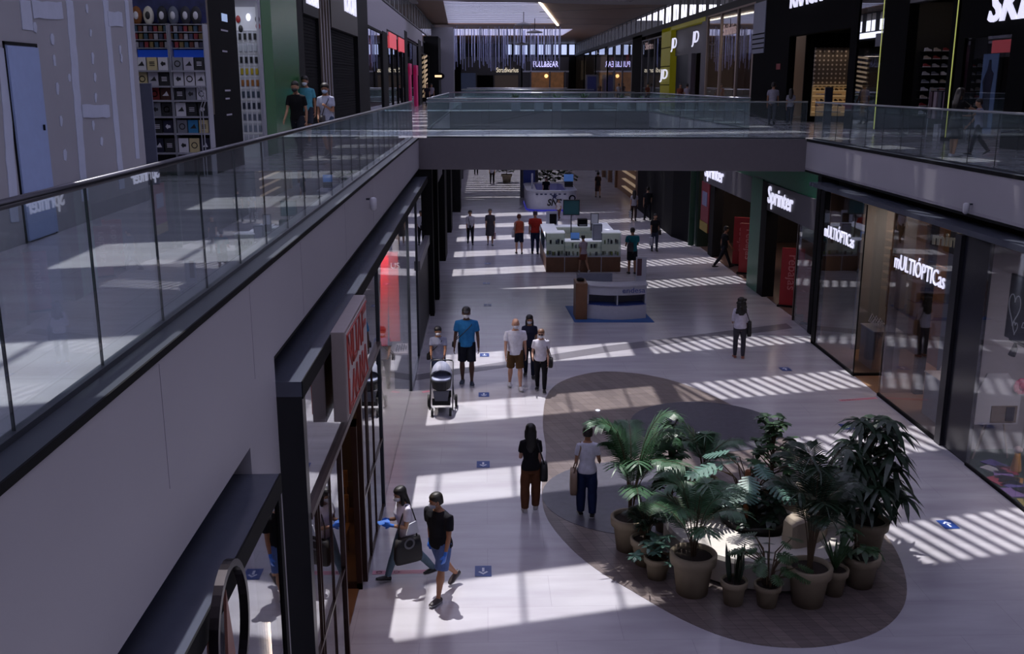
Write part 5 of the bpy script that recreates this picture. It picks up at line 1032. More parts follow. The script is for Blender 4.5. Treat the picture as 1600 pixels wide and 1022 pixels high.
def held_bag(p, side, name, label, colr, size=(.16, .06, .2), cat='bag', gloss=.5, checker=False):
    W, AR = p['W'], p['AR']; S_, E_, Wr, d1, d2 = AR[side]; h_ = Vector(Wr) + d2*.08
    t = thing(name, label, cat, W(h_)); m = mat('hbag'+colr, colr, gloss, noise=.05); c = h_ + Vector((0, 0, -.14-size[2])); M_ = MB()
    for z0, sc in ((0, 1),): M_.loft([[W(c + Vector((a*size[1]*f, b*size[0]*f, zz*size[2]))) for a, b in ((-1, -1), (1, -1), (1, 1), (-1, 1))] for zz, f in ((-1, .92), (0, 1.03), (1, .96))])
    bag = M_.build('body', m, t)
    m2 = MB(); m2.tube([W(c + Vector((0, -size[0]*.5, size[2]))), W(h_ + Vector((0, -.03, 0))), W(h_ + Vector((0, .03, 0))), W(c + Vector((0, size[0]*.5, size[2])))], [.005]*4, 5); m2.build('handles', m, t)
    if checker:
        m3 = MB(); n = 6
        for i in range(n):
            for j in range(n):
                if (i+j) % 2: a0 = -size[0]+2*size[0]*i/n; z0 = -size[2]+2*size[2]*j/n; m3.add([W(c+Vector((s*(size[1]*1.05), a0+da, z0+dz))) for s in (-1,) for da, dz in ((0, 0), (2*size[0]/n, 0), (2*size[0]/n, 2*size[2]/n), (0, 2*size[2]/n))], [(0, 1, 2, 3)]); m3.add([W(c+Vector((a0/size[0]*size[1]*1.0, -size[0]*1.06, z0)) + Vector((da, 0, dz))) for da, dz in ((0, 0), (2*size[1]/n, 0), (2*size[1]/n, 2*size[2]/n), (0, 2*size[2]/n))], [(0, 1, 2, 3)])
        m3.build('check_pattern', mat('check_white', '#c8c8d0', .5), bag)
    return t
MK = '#c3c6d2'
# ---- lower floor, near
p = person(637, 905, 752, 118, 'woman in white tee and jeans with blue gloves and black tote', fem=True, hair='long', haircol='#0d0b0d', mask=MK, gloves='#2f6fd0', top=('tee', '#cfcbdc'), bottom=('slim', '#5d7282'), shoe='#121216',
           legs=((-24, 14), (24, 4)), arms=((10, 10, 95, 25), (8, 10, 100, 30)), lean=6, vox=.011, turn=6, fat=1.1)
t = strap(p, 'tote_bag', 'black tote bag with pale ring print hanging on the woman with blue gloves', '#141419', side=-1, low=.42, size=(.2, .055, .19), fwd=.08, cross=False)
W = p['W']; H = p['H']; x_ = -(p['sw']+.05*H)-.064
MB().loft([[W((x_, .08+ra*math.cos(q), .42*H+.12+ra*math.sin(q))) for ra in (.085, .055)] for q in [2*PI*i/24 for i in range(25)]], cap=False).build('print', mat('print_grey', '#8d8f98', .6), t, label='pale ring print')
tp_ = thing('paper_packet', 'small white paper packet with green marks tucked before the black tote', 'packet', W((x_-.01, .05, .62*H)))
MB().extr([W((x_-.015, -.06, .60*H)), W((x_-.015, .14, .60*H)), W((x_-.015, .09, .70*H)), W((x_-.015, -.02, .72*H))], p['Rz'] @ Vector((-.015, 0, 0))).build('paper', mat('paper_white', '#d8dce8', .6), tp_)
ph_ = W(Vector(p['AR'][-1][2]) + p['AR'][-1][4]*.09 + Vector((.04, 0, .02))); tag(MB().cbox(ph_, (.04, .08, .012), math.radians(118)).build('phone', mat('phone_blue', '#6aa0ff', .3, emit=.4)), 'small pale blue phone in the gloved hands of the woman with black tote', 'phone')
p = person(690, 932, 764, 138, 'man in black polo and blue shorts with blue gloves, behind the woman with tote', skin='tan', hair='short', haircol='#1c1815', mask='#8e93a4', gloves='#2f6fd0', top=('tee', '#14151c'), bottom=('shorts', '#52679a'), shoe='#3a3338',
           legs=((14, 4), (-20, 22)), arms=((10, 10, 12), (-14, 12, 10)), lean=5, vox=.011, fat=1.22, turn=-25)
p = person(829, 800, 662, 2, 'woman seen from behind in black top and brown trousers with long straight black hair', fem=True, skin='fair', hair='long', haircol='#0c0a0c', top=('tee', '#121116'), bottom=('wide', '#5d3a26'), shoe='#b7b2b0', legs=((4, 6), (10, 2)), arms=((6, 10, 70, 10), (2, 6, 20)), vox=.011)
strap(p, 'handbag', 'black handbag with short strap at the right side of the woman in brown trousers', '#121116', side=1, low=.47, size=(.10, .06, .15))
p = person(916, 806, 666, -3, 'woman seen from behind in white tee and dark blue trousers, hair tied up', fem=True, skin='tan', hair='bun', haircol='#17100f', top=('tee', '#c3c4d4'), bottom=('wide', '#1d2a4e'), shoe='#1a1a20', legs=((6, 4), (0, 8)), arms=((0, 12, 60, 6), (4, 16, 60, 0)), vox=.011)
strap(p, 'tote_bag', 'beige cloth tote bag on the left shoulder of the woman in dark blue trousers', '#7d6757', side=-1, low=.40, size=(.17, .06, .19))
p = person(686, 607, 508, 180, 'woman in pale patterned tee and jeans with white mask pushing the grey stroller', fem=True, skin='tan', hair='pony', haircol='#120e10', mask=MK, top=('tee', '#8d90a8'), bottom=('trousers', '#37425c'), legs=((8, 6), (-4, 8)), arms=((28, 6, 40, 4), (28, 6, 40, 4)), vox=.0145, fat=1.12)
strap(p, 'shoulder_bag', 'small black bag with strap worn across by the woman pushing the stroller', BLK, side=1, low=.52, size=(.07, .04, .07), cross=True)
p = person(730, 600, 477, 178, 'tall man in bright blue tee and dark knee shorts beside the stroller', skin='dark', hair='cap', haircol='#17161a', mask='#c9ccd8', top=('tee', '#2a6fa8'), bottom=('shorts', '#161a26'), shoe='#2b3848', legs=((6, 3), (-3, 4)), arms=((4, 12, 16), (4, 12, 16)), vox=.0145, fat=1.1)
strap(p, 'shoulder_bag', 'black sling strap and pouch across the tall man in bright blue tee', BLK, side=1, low=.52, size=(.06, .03, .06), cross=True)
p = person(805, 607, 495, 186, 'bald man in white tee, brown shorts and white shoes with mask', skin='fair', hair='none', mask='#b6b9c8', top=('tee', '#d0d0de'), bottom=('shorts', '#4b3620'), shoe='#b8b7c2', legs=((12, 4), (-8, 14)), arms=((-6, 10, 14), (8, 10, 22)), vox=.0145, fat=1.12)
p = person(827, 589, 490, 176, 'woman in dark blue top half hidden behind the couple in white', fem=True, hair='long', haircol='#120e12', mask='#b6b9c8', top=('tee', '#1f2238'), bottom=('trousers', '#1a2030'), legs=((10, 4), (-6, 12)), vox=.0145)
p = person(845, 611, 512, 172, 'woman in white tee and black trousers wearing sunglasses and white mask', fem=True, skin='fair', hair='short', haircol='#6a4a38', mask=MK, glasses=True, top=('tee', '#c9c7d6'), bottom=('trousers', '#121218'), shoe='#1b1a1e', legs=((10, 4), (-6, 10)), arms=((8, 8, 16), (0, 14, 70, 10)), vox=.0145, fat=1.1)
strap(p, 'handbag', 'black leather handbag under the arm of the woman in sunglasses', BLK, side=-1, low=.47, size=(.13, .05, .10))
p = person(1154, 560, 464, -8, 'woman seen from behind with long curly black hair and white top, alone', fem=True, skin='tan', hair='curly', haircol='#0c0a0c', top=('blouse', '#b9b6c6'), bottom=('trousers', '#3c3b44'), shoe='#8a5548', legs=((4, 3), (0, 6)), arms=((6, 12, 60, 6), (0, 8, 30)), vox=.0145)
strap(p, 'jacket', 'black jacket hung over the right arm of the curly haired woman', BLK, side=1, low=.50, size=(.09, .05, .2), cat='jacket')
# ---- lower floor, middle
V = .02
p = person(735, 382, 327, 182, 'woman in white blouse and black trousers with small bag, walking toward us far left', fem=True, mask=None, hair='pony', haircol='#14100f', top=('blouse', '#b5b3c0'), bottom=('trousers', '#17171f'), vox=V); strap(p, 'handbag', 'small black bag worn in front by the woman in white blouse', BLK, side=-1, low=.53, size=(.07, .04, .08), cross=True, x=.0, fwd=.14)
p = person(766, 383, 325, 180, 'older woman in plain grey dress with short grey hair', fem=True, hair='short', haircol='#5b5552', top=('dress', '#3f3c44'), shoe='#8a8890', legs=((10, 3), (-6, 8)), vox=V, fat=1.1); held_bag(p, -1, 'shopping_bag', 'pale shopping bag with pink mark held by the woman in grey dress', '#9a7a84', (.11, .05, .15))
p = person(811, 397, 334, 2, 'woman seen from behind in orange sleeveless top and navy shorts', fem=True, skin='fair', hair='short', haircol='#5a2a1c', top=('tank', '#b0553c'), bottom=('shorts', '#1c2135'), legs=((8, 4), (-8, 12)), vox=V, fat=1.1); strap(p, 'shoulder_bag', 'white bag on the left shoulder of the woman in orange top', '#b8b5be', side=-1, low=.52, size=(.12, .06, .15))
p = person(836, 397, 329, -4, 'man seen from behind in red tee and jeans with dark cap', skin='tan', hair='cap', haircol='#3b2a3a', top=('tee', '#97281f'), bottom=('trousers', '#222a44'), legs=((6, 3), (-2, 6)), vox=V, fat=1.12)
p = person(769, 288, 226, 182, 'person in black trousers and pale top, head hidden by the bridge', h=1.7, hair='short', top=('tee', '#a7a5b3'), bottom=('trousers', '#15151b'), vox=.022)
p = person(744, 273, 212, 182, 'person in dark clothes farthest left under the bridge edge', h=1.7, hair='short', top=('tee', '#15151b'), bottom=('trousers', '#15151b'), vox=.022)
p = person(934, 309, 268, 0, 'woman seen from behind in long brown dress with black backpack', fem=True, hair='bun', top=('dress', '#4a3a38'), vox=.02); strap(p, 'backpack', 'black backpack on the woman in long brown dress', BLK, side=-1, low=.60, size=(.07, .1, .17), x=0, fwd=-.19)
p = person(873, 344, 310, 150, 'girl in white top and brown trousers standing before the round promo counter', fem=True, hair='short', top=('tee', '#bcb7bd'), bottom=('trousers', '#5a4038'), vox=.02)
p = person(990, 345, 296, -10, 'woman seen from behind with black hair and grey white top near the shoe shop', fem=True, hair='long', top=('tee', '#8f8b94'), bottom=('trousers', '#2a2022'), vox=V); held_bag(p, -1, 'shopping_bag', 'black and white checked shopping bag near the shoe shop', '#17171b', (.2, .07, .19), checker=True)
p = person(1011, 345, 291, 0, 'man seen from behind in all dark clothes beside the woman with checked bag', hair='short', top=('tee', '#17171c'), bottom=('trousers', '#1f1f26'), legs=((14, 4), (-14, 14)), vox=V)
p = person(1022, 392, 333, 176, 'person in black top and jeans standing with a white carrier bag', fem=True, hair='short', top=('tee', '#131318'), bottom=('trousers', '#2d3344'), legs=((4, 2), (-2, 3)), vox=V); held_bag(p, 1, 'carrier_bag', 'white plastic carrier bag held by the person in black top', '#9da0ac', (.12, .07, .17)); strap(p, 'shoulder_bag', 'dark shoulder bag of the person holding the white carrier bag', '#1b1a1a', side=-1, low=.5, size=(.1, .05, .1))
p = person(987, 428, 355, 5, 'man seen from behind in teal tee and dark shorts beside the display kiosk', skin='tan', hair='short', haircol='#1b1512', top=('tee', '#1f6a78'), bottom=('shorts', '#191a22'), legs=((3, 2), (-2, 3)), arms=((14, 8, 60, 10), (14, 8, 60, 10)), vox=V, fat=1.1); strap(p, 'backpack', 'dark backpack slung on the man in teal tee', '#22202c', side=-1, low=.6, size=(.08, .11, .17), x=-.12, fwd=-.15)
p = person(911, 426, 366, 20, 'young woman in pale pink top and cap looking into the display kiosk', fem=True, hair='cap', haircol='#141216', top=('tee', '#a89aa6'), bottom=('skirt', '#6b3d33'), shoe='#bbb8bf', vox=V)
p = person(1130, 419, 350, -80, 'man in dark clothes striding toward the sportswear shop', skin='tan', hair='short', top=('tee', '#17171b'), bottom=('slim', '#23242b'), legs=((26, 4), (-26, 12)), vox=V)
p = person(845, 303, 268, 180, 'seller in black clothes standing inside the round promo counter', hair='short', h=1.7, pos=(3.7, 60.5, 0), top=('tee', '#0f0f13'), bottom=('trousers', '#0f0f13'), vox=.022)
# ---- upper floor
p = person(468, 246, 124, 165, 'man in black tee and black mask on the upper left gallery', z=FZ, skin='olive', hair='short', mask='#15151a', top=('tee', '#101014'), bottom=('trousers', '#1f222b'), vox=.0145, turn=10)
p = person(482, 226, 116, 170, 'man in turquoise tee with white mask behind the man in black tee', z=FZ, skin='tan', hair='short', mask='#c3c6d2', top=('tee', '#4f93a6'), bottom=('shorts', '#2b2e3a'), vox=.014)
p = person(513, 245, 127, 175, 'woman in white tee with pale blue mask on the upper left gallery', z=FZ, fem=True, skin='tan', hair='pony', mask='#9fb4cc', top=('tee', '#a9adc0'), bottom=('shorts', '#3b4760'), arms=((10, 8, 110, 30), (6, 8, 40, 10)), vox=.0145)
strap(p, 'handbag', 'dark bag worn in front by the woman with pale blue mask', '#3a3638', side=1, low=.52, size=(.09, .05, .09), cross=True, x=.05, fwd=.14)
p = person(1205, 195, 127, -20, 'man seen from behind in white tee on the upper right gallery', z=FZ, skin='tan', hair='short', top=('tee', '#8e8b98'), bottom=('trousers', '#3b3c46'), vox=.018)
p = person(1233, 195, 137, -20, 'woman seen from behind in pale top on the upper right gallery', z=FZ, fem=True, skin='tan', hair='long', top=('tee', '#8c8a96'), bottom=('trousers', '#1d2233'), vox=.018)
p = person(1488, 245, 136, -70, 'woman in black dress with long dark hair reaching toward a child, upper right gallery', z=FZ, fem=True, skin='olive', hair='long', haircol='#1d1614', top=('dress', '#121216'), shoe='#aaa7b0', legs=((4, 2), (-4, 4)), arms=((70, 5, 10), (60, 5, 15)), vox=.0145)
p = person(1524, 243, 152, 80, 'child in white tee facing the woman in black dress', z=FZ, fem=True, skin='olive', hair='short', haircol='#1d1614', top=('tee', '#8688a0'), bottom=('trousers', '#1a1a24'), arms=((60, 5, 30), (20, 5, 20)), vox=.0145)
far = [(922, 12.3, '#8d8b99', '#15151b'), (937, 12.0, '#5a4a45', '#23242b'), (967, 11.8, '#b5b3c0', '#15151b'), (1012, 12.2, '#6a3a35', '#2a2a33'), (1063, 12.0, '#7d4a3a', '#23242b'), (1074, 12.3, '#9a94a6', '#15151b')]
for i, (px, X_, c1, c2) in enumerate(far):
    q = gx(px, 131, X_); person(px, 0, 0, [180, 170, 0, 190, 180, 0][i], 'far off shopper in %s top on the upper right gallery' % ['grey', 'brown', 'white', 'dark red', 'rust coloured', 'pale violet'][i], h=1.62, pos=(X_, q.y, FZ), fem=bool(i % 2), top=('tee', c1), bottom=('trousers', c2), vox=.028)
for i, (px, c1) in enumerate(((667, '#20202a'), (674, '#8d8b99'))):
    q = gx(px, 131, -4.0); person(px, 0, 0, 180, 'far off shopper in %s top by the black pillar on the left' % ['dark', 'pale'][i], h=1.6, pos=(-4.0, q.y, FZ), top=('tee', c1), bottom=('trousers', '#15151b'), vox=.028)
# ======================= PLANTS AND SEAT =======================
potm = mat('pot_beige', '#8c806c', .75, noise=.06, nscale=5); soilm = mat('soil', '#241a14', .95, noise=.3, nscale=30)
gl1 = mat('palm_green', '#3a5c3f', .4, noise=.25, nscale=9); gl2 = mat('leaf_dark', '#1f3323', .35, noise=.3, nscale=9); gl3 = mat('leaf_mid', '#335030', .38, noise=.35, nscale=12); gl4 = mat('leaf_pale', '#55786a', .35, noise=.2, nscale=6); stm = mat('stem_brown', '#4b3a28', .8)
def pot(t, x, y, r, h, z=0.0):
    MB().lathe((x, y, z), [(r*.68, 0), (r*.86, h*.72), (r*.89, h*.74), (r*1.0, h*.76), (r*1.03, h*.98), (r*1.0, h), (r*.86, h), (r*.84, h*.9), (r*.8, h*.86)], 28, cap=True).build('pot', potm, t, smooth=True, bevel=0)
    MB().lathe((x, y, z), [(r*.02, h*.88), (r*.835, h*.885), (r*.83, h*.9), (r*.02, h*.92)], 20).build('soil', soilm, t)
def leaf(m, p, d, L, w, nrm=None, droop=.3, seg=4, fold=0.0):
    d = Vector(d).normalized(); side = d.cross(Vector(nrm) if nrm else Vector((0, 0, 1)))
    if side.length < .05: side = Vector((1, 0, 0))
    side.normalize(); vs = []; fs = []
    for s in range(seg+1):
        f = s/seg; c = p + d*L*f + Vector((0, 0, -droop*L*f*f)); ww = w*math.sin(PI*min(.12+f*.88, 1))**.8 if f < 1 else w*.03
        vs += [c - side*ww, c + side*ww]
    for s in range(seg): fs.append((2*s, 2*s+1, 2*s+3, 2*s+2))
    m.add(vs, fs)
def palm(m, st, x, y, z, h, nf, L, seed, spread=.75, nl=22, w=.016, ll=.34):
    r = random.Random(seed)
    for i in range(nf):
        a = 2*PI*i/nf + r.random()*.8; e = r.uniform(.1, 1.25); out = Vector((math.cos(a), math.sin(a), 0)); l = L*r.uniform(.75, 1.1); hh = h*r.uniform(.55, 1.0)
        b = Vector((x, y, z)) + out*.03; P = []
        for s in range(12):
            f = s/11; P.append(b + out*(spread*l*(f**1.9)*(1.35-.55*e)) + Vector((0, 0, hh*math.sin(min(1, f*1.02)*PI*.54)*(.75+.25*e))))
        st.tube(P, [.010*(1-.7*s/11) for s in range(12)], 5)
        for k in range(nl):
            f = .38 + .6*k/nl; idx = f*11; i0 = int(idx); p = P[i0].lerp(P[min(i0+1, 11)], idx-i0); tg = (P[min(i0+1, 11)]-P[i0]).normalized(); sd = tg.cross(Vector((0, 0, 1))).normalized(); s_ = math.sin(PI*(.12+.85*(k/nl)))
            for q in (-1, 1): leaf(m, p, sd*q*.8 + tg*.75 + Vector((0, 0, .12)), ll*(.45+.6*s_), w, droop=.42, seg=3, nrm=(tg.cross(sd)))
        leaf(m, P[-1], (P[-1]-P[-2]), ll*.6, w, droop=.3)
def whorls(m, st, x, y, z, h, n, L, w, seed, nleaf=9, spread=.4, droop=.6, nbr=5):
    r = random.Random(seed); st.tube([(x, y, z), (x+.02, y, z+h*.5), (x, y, z+h*.9)], [.03, .024, .012], 6)
    for i in range(n):
        f = .25+.75*(i/(n-1)) if n > 1 else 1; a = 2.4*i + r.random(); rad = spread*(1.05-.62*f)*r.uniform(.5, 1.1); c = Vector((x+rad*math.cos(a), y+rad*math.sin(a), z+h*f))
        st.tube([(x, y, z+h*f*.78), tuple(c)], [.012, .007], 5)
        for k in range(nleaf):
            b = 2*PI*k/nleaf+r.random()*.5; up_ = r.uniform(-.25, .6); leaf(m, c, (math.cos(b), math.sin(b), up_), L*r.uniform(.75, 1.15), w, droop=droop, seg=4)
def monstera(m, st, x, y, z, n, seed, R0=.5, S_=.26):
    r = random.Random(seed)
    for i in range(n):
        a = 2*PI*i/n + r.random()*.7; rr = R0*r.uniform(.5, 1.1); hh = r.uniform(.45, .95); c = Vector((x+rr*math.cos(a), y+rr*math.sin(a), z+hh)); st.tube([(x, y, z), (x+rr*.4*math.cos(a), y+rr*.4*math.sin(a), z+hh*.8), tuple(c)], [.014, .01, .007], 5)
        out = Vector((math.cos(a), math.sin(a), -.35)).normalized(); sd = Vector((-math.sin(a), math.cos(a), 0)); L = S_*r.uniform(.85, 1.3)
        for q in (-1, 1):   # fingers of the split leaf on both sides of its midrib
            for k in range(7):
                f = k/6; b = c + out*L*(f*1.25-.25); ln = L*(.62*math.sin(PI*(.18+.72*f))+.1); d = sd*q + out*(.15+.5*f); d.normalize(); e = b + d*ln + Vector((0, 0, -.12*ln)); hw = out*L*.085
                m.add([b-hw*1.25, b+hw*1.25, e+hw*.7, e-hw*.7], [(0, 1, 2, 3)])
def plant(name, label, x, y, r, h, fn, cat='plant', leafmat=gl1, z=0.006, nopot=False, group=None):
    t = thing(name, label, cat, (x, y, z), group)
    if not nopot: pot(t, x, y, r, h, z)
    m, st = MB(), MB(); fn(m, st, x, y, z + (0 if nopot else h*.88)); m.build('foliage', leafmat, t)
    if st.v: st.build('stems', stm, t)
    return t
plant('potted_palm', 'feathery palm in the big beige pot at the front left of the plant group', 2.95, 12.95, .33, .62, lambda m, s, x, y, z: palm(m, s, x, y, z, 1.4, 14, .95, 11, .72, 30, .010, .36))
plant('potted_snake_plant', 'upright snake plant in small beige pot, front of the plant group', 3.47, 12.62, .19, .36, lambda m, s, x, y, z: [leaf(m, Vector((x+.07*math.cos(i*2.2), y+.07*math.sin(i*2.2), z)), (.12*math.cos(i*2.2), .12*math.sin(i*2.2), 1), .42+.06*(i % 4), .035, droop=0, nrm=(math.sin(i), math.cos(i), 0)) for i in range(12)], leafmat=gl2)
plant('potted_philodendron', 'low bushy plant with lobed leaves in small pot between snake plant and fan palm', 3.93, 12.55, .19, .33, lambda m, s, x, y, z: (monstera(m, s, x, y, z-.2, 18, 5, .4, .13), monstera(m, s, x, y, z-.3, 12, 6, .25, .12)), leafmat=gl3)
plant('potted_palm', 'tall spiky palm in the big beige pot at the front centre', 4.52, 12.6, .31, .58, lambda m, s, x, y, z: palm(m, s, x, y, z, 1.9, 15, .85, 31, .62, 34, .009, .42), leafmat=gl2)
plant('potted_yucca', 'narrow leaved plant in the small pot right of the tall spiky palm', 4.98, 12.85, .19, .40, lambda m, s, x, y, z: [leaf(m, Vector((x, y, z)), (.45*math.cos(i*2.4), .45*math.sin(i*2.4), 1), .5+.05*(i % 5), .022, droop=.15) for i in range(18)], leafmat=gl3)
plant('potted_ficus', 'short broad leaved plant in medium pot at the right end of the group', 5.45, 13.1, .27, .48, lambda m, s, x, y, z: whorls(m, s, x-.12, y, z-.05, .5, 5, .22, .05, 8, 7, .35), leafmat=gl3)
plant('potted_tree', 'tall dark tree with long drooping leaves right of the round seat', 5.92, 14.15, .33, .55, lambda m, s, x, y, z: (whorls(m, s, x-.05, y, z, 1.75, 24, .42, .045, 17, 13, .72, .75), whorls(m, s, x-.3, y-.1, z, 1.25, 14, .4, .042, 18, 12, .6, .75)), leafmat=gl2)
plant('potted_bush', 'small variegated bush in the pot left of the big front left pot', 2.52, 13.4, .20, .34, lambda m, s, x, y, z: whorls(m, s, x, y, z-.1, .45, 14, .14, .035, 41, 8, .42, .3), leafmat=gl4)
plant('potted_palm', 'broad feathery palm at the left edge of the plant group', 2.25, 14.35, .31, .55, lambda m, s, x, y, z: palm(m, s, x, y, z, 1.75, 16, 1.0, 51, .8, 32, .011, .38), leafmat=gl1)
plant('potted_bush', 'low fern like bush between the left palm and the small variegated bush', 2.42, 13.85, .24, .42, lambda m, s, x, y, z: palm(m, s, x, y, z, .7, 12, .5, 61, .6, 18, .010, .18), leafmat=gl2)
plant('potted_ficus', 'thin tall leafy plant behind the left palm', 2.95, 15.0, .26, .5, lambda m, s, x, y, z: (whorls(m, s, x, y, z, 1.55, 20, .17, .05, 71, 8, .3, .4), whorls(m, s, x+.05, y, z, 1.1, 14, .2, .05, 72, 8, .35, .4)), leafmat=gl3)
plant('potted_palm', 'low feathery palm behind the round seat', 3.75, 15.95, .26, .5, lambda m, s, x, y, z: palm(m, s, x, y, z, 1.0, 11, .8, 81, .65, 28, .010, .34), leafmat=gl1)
# round seat
seatm = mat('seat_cream', '#d6d0c8', .55); seat2 = mat('seat_back', '#a99c89', .6)
SX, SY, SR_ = 4.28, 14.35, 1.48
t = thing('round_bench', 'big round cream bench with a hole for plants and three curved backrests', 'bench', (SX, SY, .006))
n = 56; pr_ = [(SR_-.06, 0), (SR_, .03), (SR_, .38), (SR_-.03, .44), (SR_-.08, .45), (.60, .45), (.56, .43), (.56, .0)]
MB().loft([[(SX+r*math.cos(2*PI*i/n), SY+r*math.sin(2*PI*i/n), z+.006) for r, z in pr_] for i in range(n+1)], cap=False).build('seat', seatm, t, smooth=False, bevel=.0)
def arcback(a0, a1, r0, r1, h):
    q = [(r0, 0), (r0+.03, h-.03), (r0+.06, h), (r1-.06, h), (r1-.02, h-.03), (r1, 0)]; k = 14; rings = []
    for i in range(k+1):
        a = a0+(a1-a0)*i/k; e = 1-.18*abs(2*i/k-1)**8; rings.append([(SX+(((r-(r0+r1)/2)*e)+(r0+r1)/2)*math.cos(a), SY+(((r-(r0+r1)/2)*e)+(r0+r1)/2)*math.sin(a), .457+z*(e if z > .05 else 1)) for r, z in q])
    return MB().loft(rings)
arcback(-1.35, -.35, .68, 1.05, .42).build('backrest', seat2, t, label='curved backrest at the front right'); arcback(.35, 1.25, .68, 1.05, .42).build('backrest', seat2, t, label='curved backrest at the back right'); arcback(2.3, 3.1, .68, 1.05, .42).build('backrest', seat2, t, label='curved backrest at the back left')
t = thing('planter_bowl', 'dark wide bowl planter in the middle of the round bench', 'planter', (4.15, 14.4, .006))
MB().lathe((4.2, 14.38, .006), [(.3, 0), (.45, .3), (.52, .5), (.5, .54), (.44, .5), (.05, .48)], 28).build('bowl', mat('bowl_dark', '#2a2624', .5), t, smooth=True)
plant('monstera_plant', 'monstera with large pale split leaves growing from the middle bowl', 4.15, 14.45, 0, 0, lambda m, s, x, y, z: (monstera(m, s, x-.05, y, z+.05, 12, 91, .75, .27), monstera(m, s, x, y, z-.1, 8, 92, .5, .24)), leafmat=gl4, z=.5, nopot=True)
plant('schefflera_plant', 'taller plant with dense round dark crown growing from the middle bowl', 4.5, 14.6, 0, 0, lambda m, s, x, y, z: whorls(m, s, x, y, z, 1.6, 44, .15, .045, 95, 9, .45, .25), leafmat=gl3, z=.5, nopot=True)
plant('leafy_undergrowth', 'dark low leafy plant filling the middle bowl', 4.2, 14.3, 0, 0, lambda m, s, x, y, z: whorls(m, s, x, y, z-.15, .6, 18, .2, .05, 97, 8, .55, .5), leafmat=gl2, z=.5, nopot=True)
tag(MB().lathe((4.02, 14.2, .5), [(.045, 0), (.045, .85), (.03, .87)], 10).build('moss_pole', mat('moss_pole', '#7a4a2c', .9, noise=.2)), 'short brown support pole standing among the monstera leaves', 'pole')
# ======================= FLOOR STICKERS =======================
bl = mat('sticker_blue', '#1f3f86', .35); wsti = mat('sticker_white', '#cdd3e2', .4); pk = mat('sticker_pink', '#c98a9c', .4)
def arrow(px, py, rz, lb, s=1.0):
    p = gz(px, py); t = thing('floor_sticker', lb, 'sticker', (p.x, p.y, 0), 'blue arrow stickers'); R = Matrix.Rotation(rz, 3, 'Z')
    z0 = .0065
    def q(x, y, z=.0085): return tuple(p + R @ Vector((x*s, y*s, 0)) + Vector((0, 0, z)))
    MB().extr([q(-.125, -.165, z0), q(.125, -.165, z0), q(.125, .165, z0), q(-.125, .165, z0)], (0, 0, .002)).build('sheet', bl, t)
    m = MB(); m.extr([q(-.018, -.02), q(.018, -.02), q(.018, .1), q(-.018, .1)], (0, 0, .0015)); m.extr([q(0, -.11), q(.075, -.03), q(.05, -.01), q(0, -.065), q(-.05, -.01), q(-.075, -.03)], (0, 0, .0015)); m.build('arrow', wsti, t)
nm_ = ['nearest', 'second', 'third', 'fourth', 'fifth', 'sixth', 'seventh']
for i, (px, py) in enumerate(((755, 893), (755, 726), (756, 617), (757, 555), (762, 477), (760, 443), (762, 412))): arrow(px, py, 0, 'blue floor sticker with white down arrow, %s of the left lane from the front' % nm_[i])
for i, (px, py) in enumerate(((1481, 820), (1323, 667), (1227, 577))): arrow(px, py, PI+.05, 'blue floor sticker with white up arrow, %s of the right lane from the front' % nm_[i])
for (a, b, lb) in (((582, 895), (672, 893), 'long pink text strip sticker by the near left door'), ((1312, 626), (1370, 622), 'long pink text strip sticker before the optician entrance'), ((660, 613), (672, 611), 'short pink strip sticker beside the stroller')):
    A_, B_ = gz(*a), gz(*b); d = (B_-A_).normalized(); n_ = Vector((-d.y, d.x, 0)); t = thing('floor_sticker', lb, 'sticker', (A_+B_)/2)
    MB().extr([A_-n_*.06, B_-n_*.06, B_+n_*.06, A_+n_*.06], (0, 0, .003)).build('sheet', pk, t); L = (B_-A_).length
    if L > .5:
        m = MB()
        for k in range(3): c = A_+d*(.10+.13*k); m.loft([[tuple(c+Vector((ra*math.cos(u), ra*math.sin(u)*.9, .004))) for ra in (.045, .03)] for u in [2*PI*j/14 for j in range(15)]], cap=False)
        for k in (-.025, .02): m.extr([A_+d*L*.45+n_*k, A_+d*L*.97+n_*k, A_+d*L*.97+n_*(k+.014), A_+d*L*.45+n_*(k+.014)], (0, 0, .0045))
        m.build('writing', mat('sticker_rose', '#a5566e', .5), t)
for px, py, lb in ((934, 642, 'small round bright floor light in the wood inlay'), (1092, 678, 'small round bright floor light in the farther dark disc')):
    p = gz(px, py); MB(); tag(MB().lathe((p.x, p.y, .012), [(.05, 0), (.05, .006), (.01, .008)], 16).build('floor_light', mat('floor_light', '#dfe4f5', .3, emit=1.5)), lb, 'lamp')
# ======================= STROLLER =======================
sx, sy = -1.0, 21.25
t = thing('stroller', 'grey stroller with silver hood and black wheels pushed by a woman', 'stroller', (sx, sy, 0))
fr = mat('stroller_frame', '#2a2a30', .35, .5); gy_ = mat('stroller_grey', '#5b5e6c', .7); sv = mat('stroller_silver', '#9a9fb5', .45)
for s in (-1, 1):
    MB().tube([(sx+s*.25, sy-.38, .14), (sx+s*.25, sy-.02, .55), (sx+s*.25, sy+.40, 1.02), (sx+s*.23, sy+.48, 1.03)], .013, 7).build('frame_tube', fr, t, smooth=True)
    MB().tube([(sx+s*.27, sy+.30, .16), (sx+s*.25, sy+.02, .60)], .013, 7).build('frame_tube', fr, t, smooth=True)
MB().tube([(sx-.23, sy+.48, 1.03), (sx-.15, sy+.50, 1.04), (sx+.15, sy+.50, 1.04), (sx+.23, sy+.48, 1.03)], .017, 8).build('handle', fr, t, smooth=True)
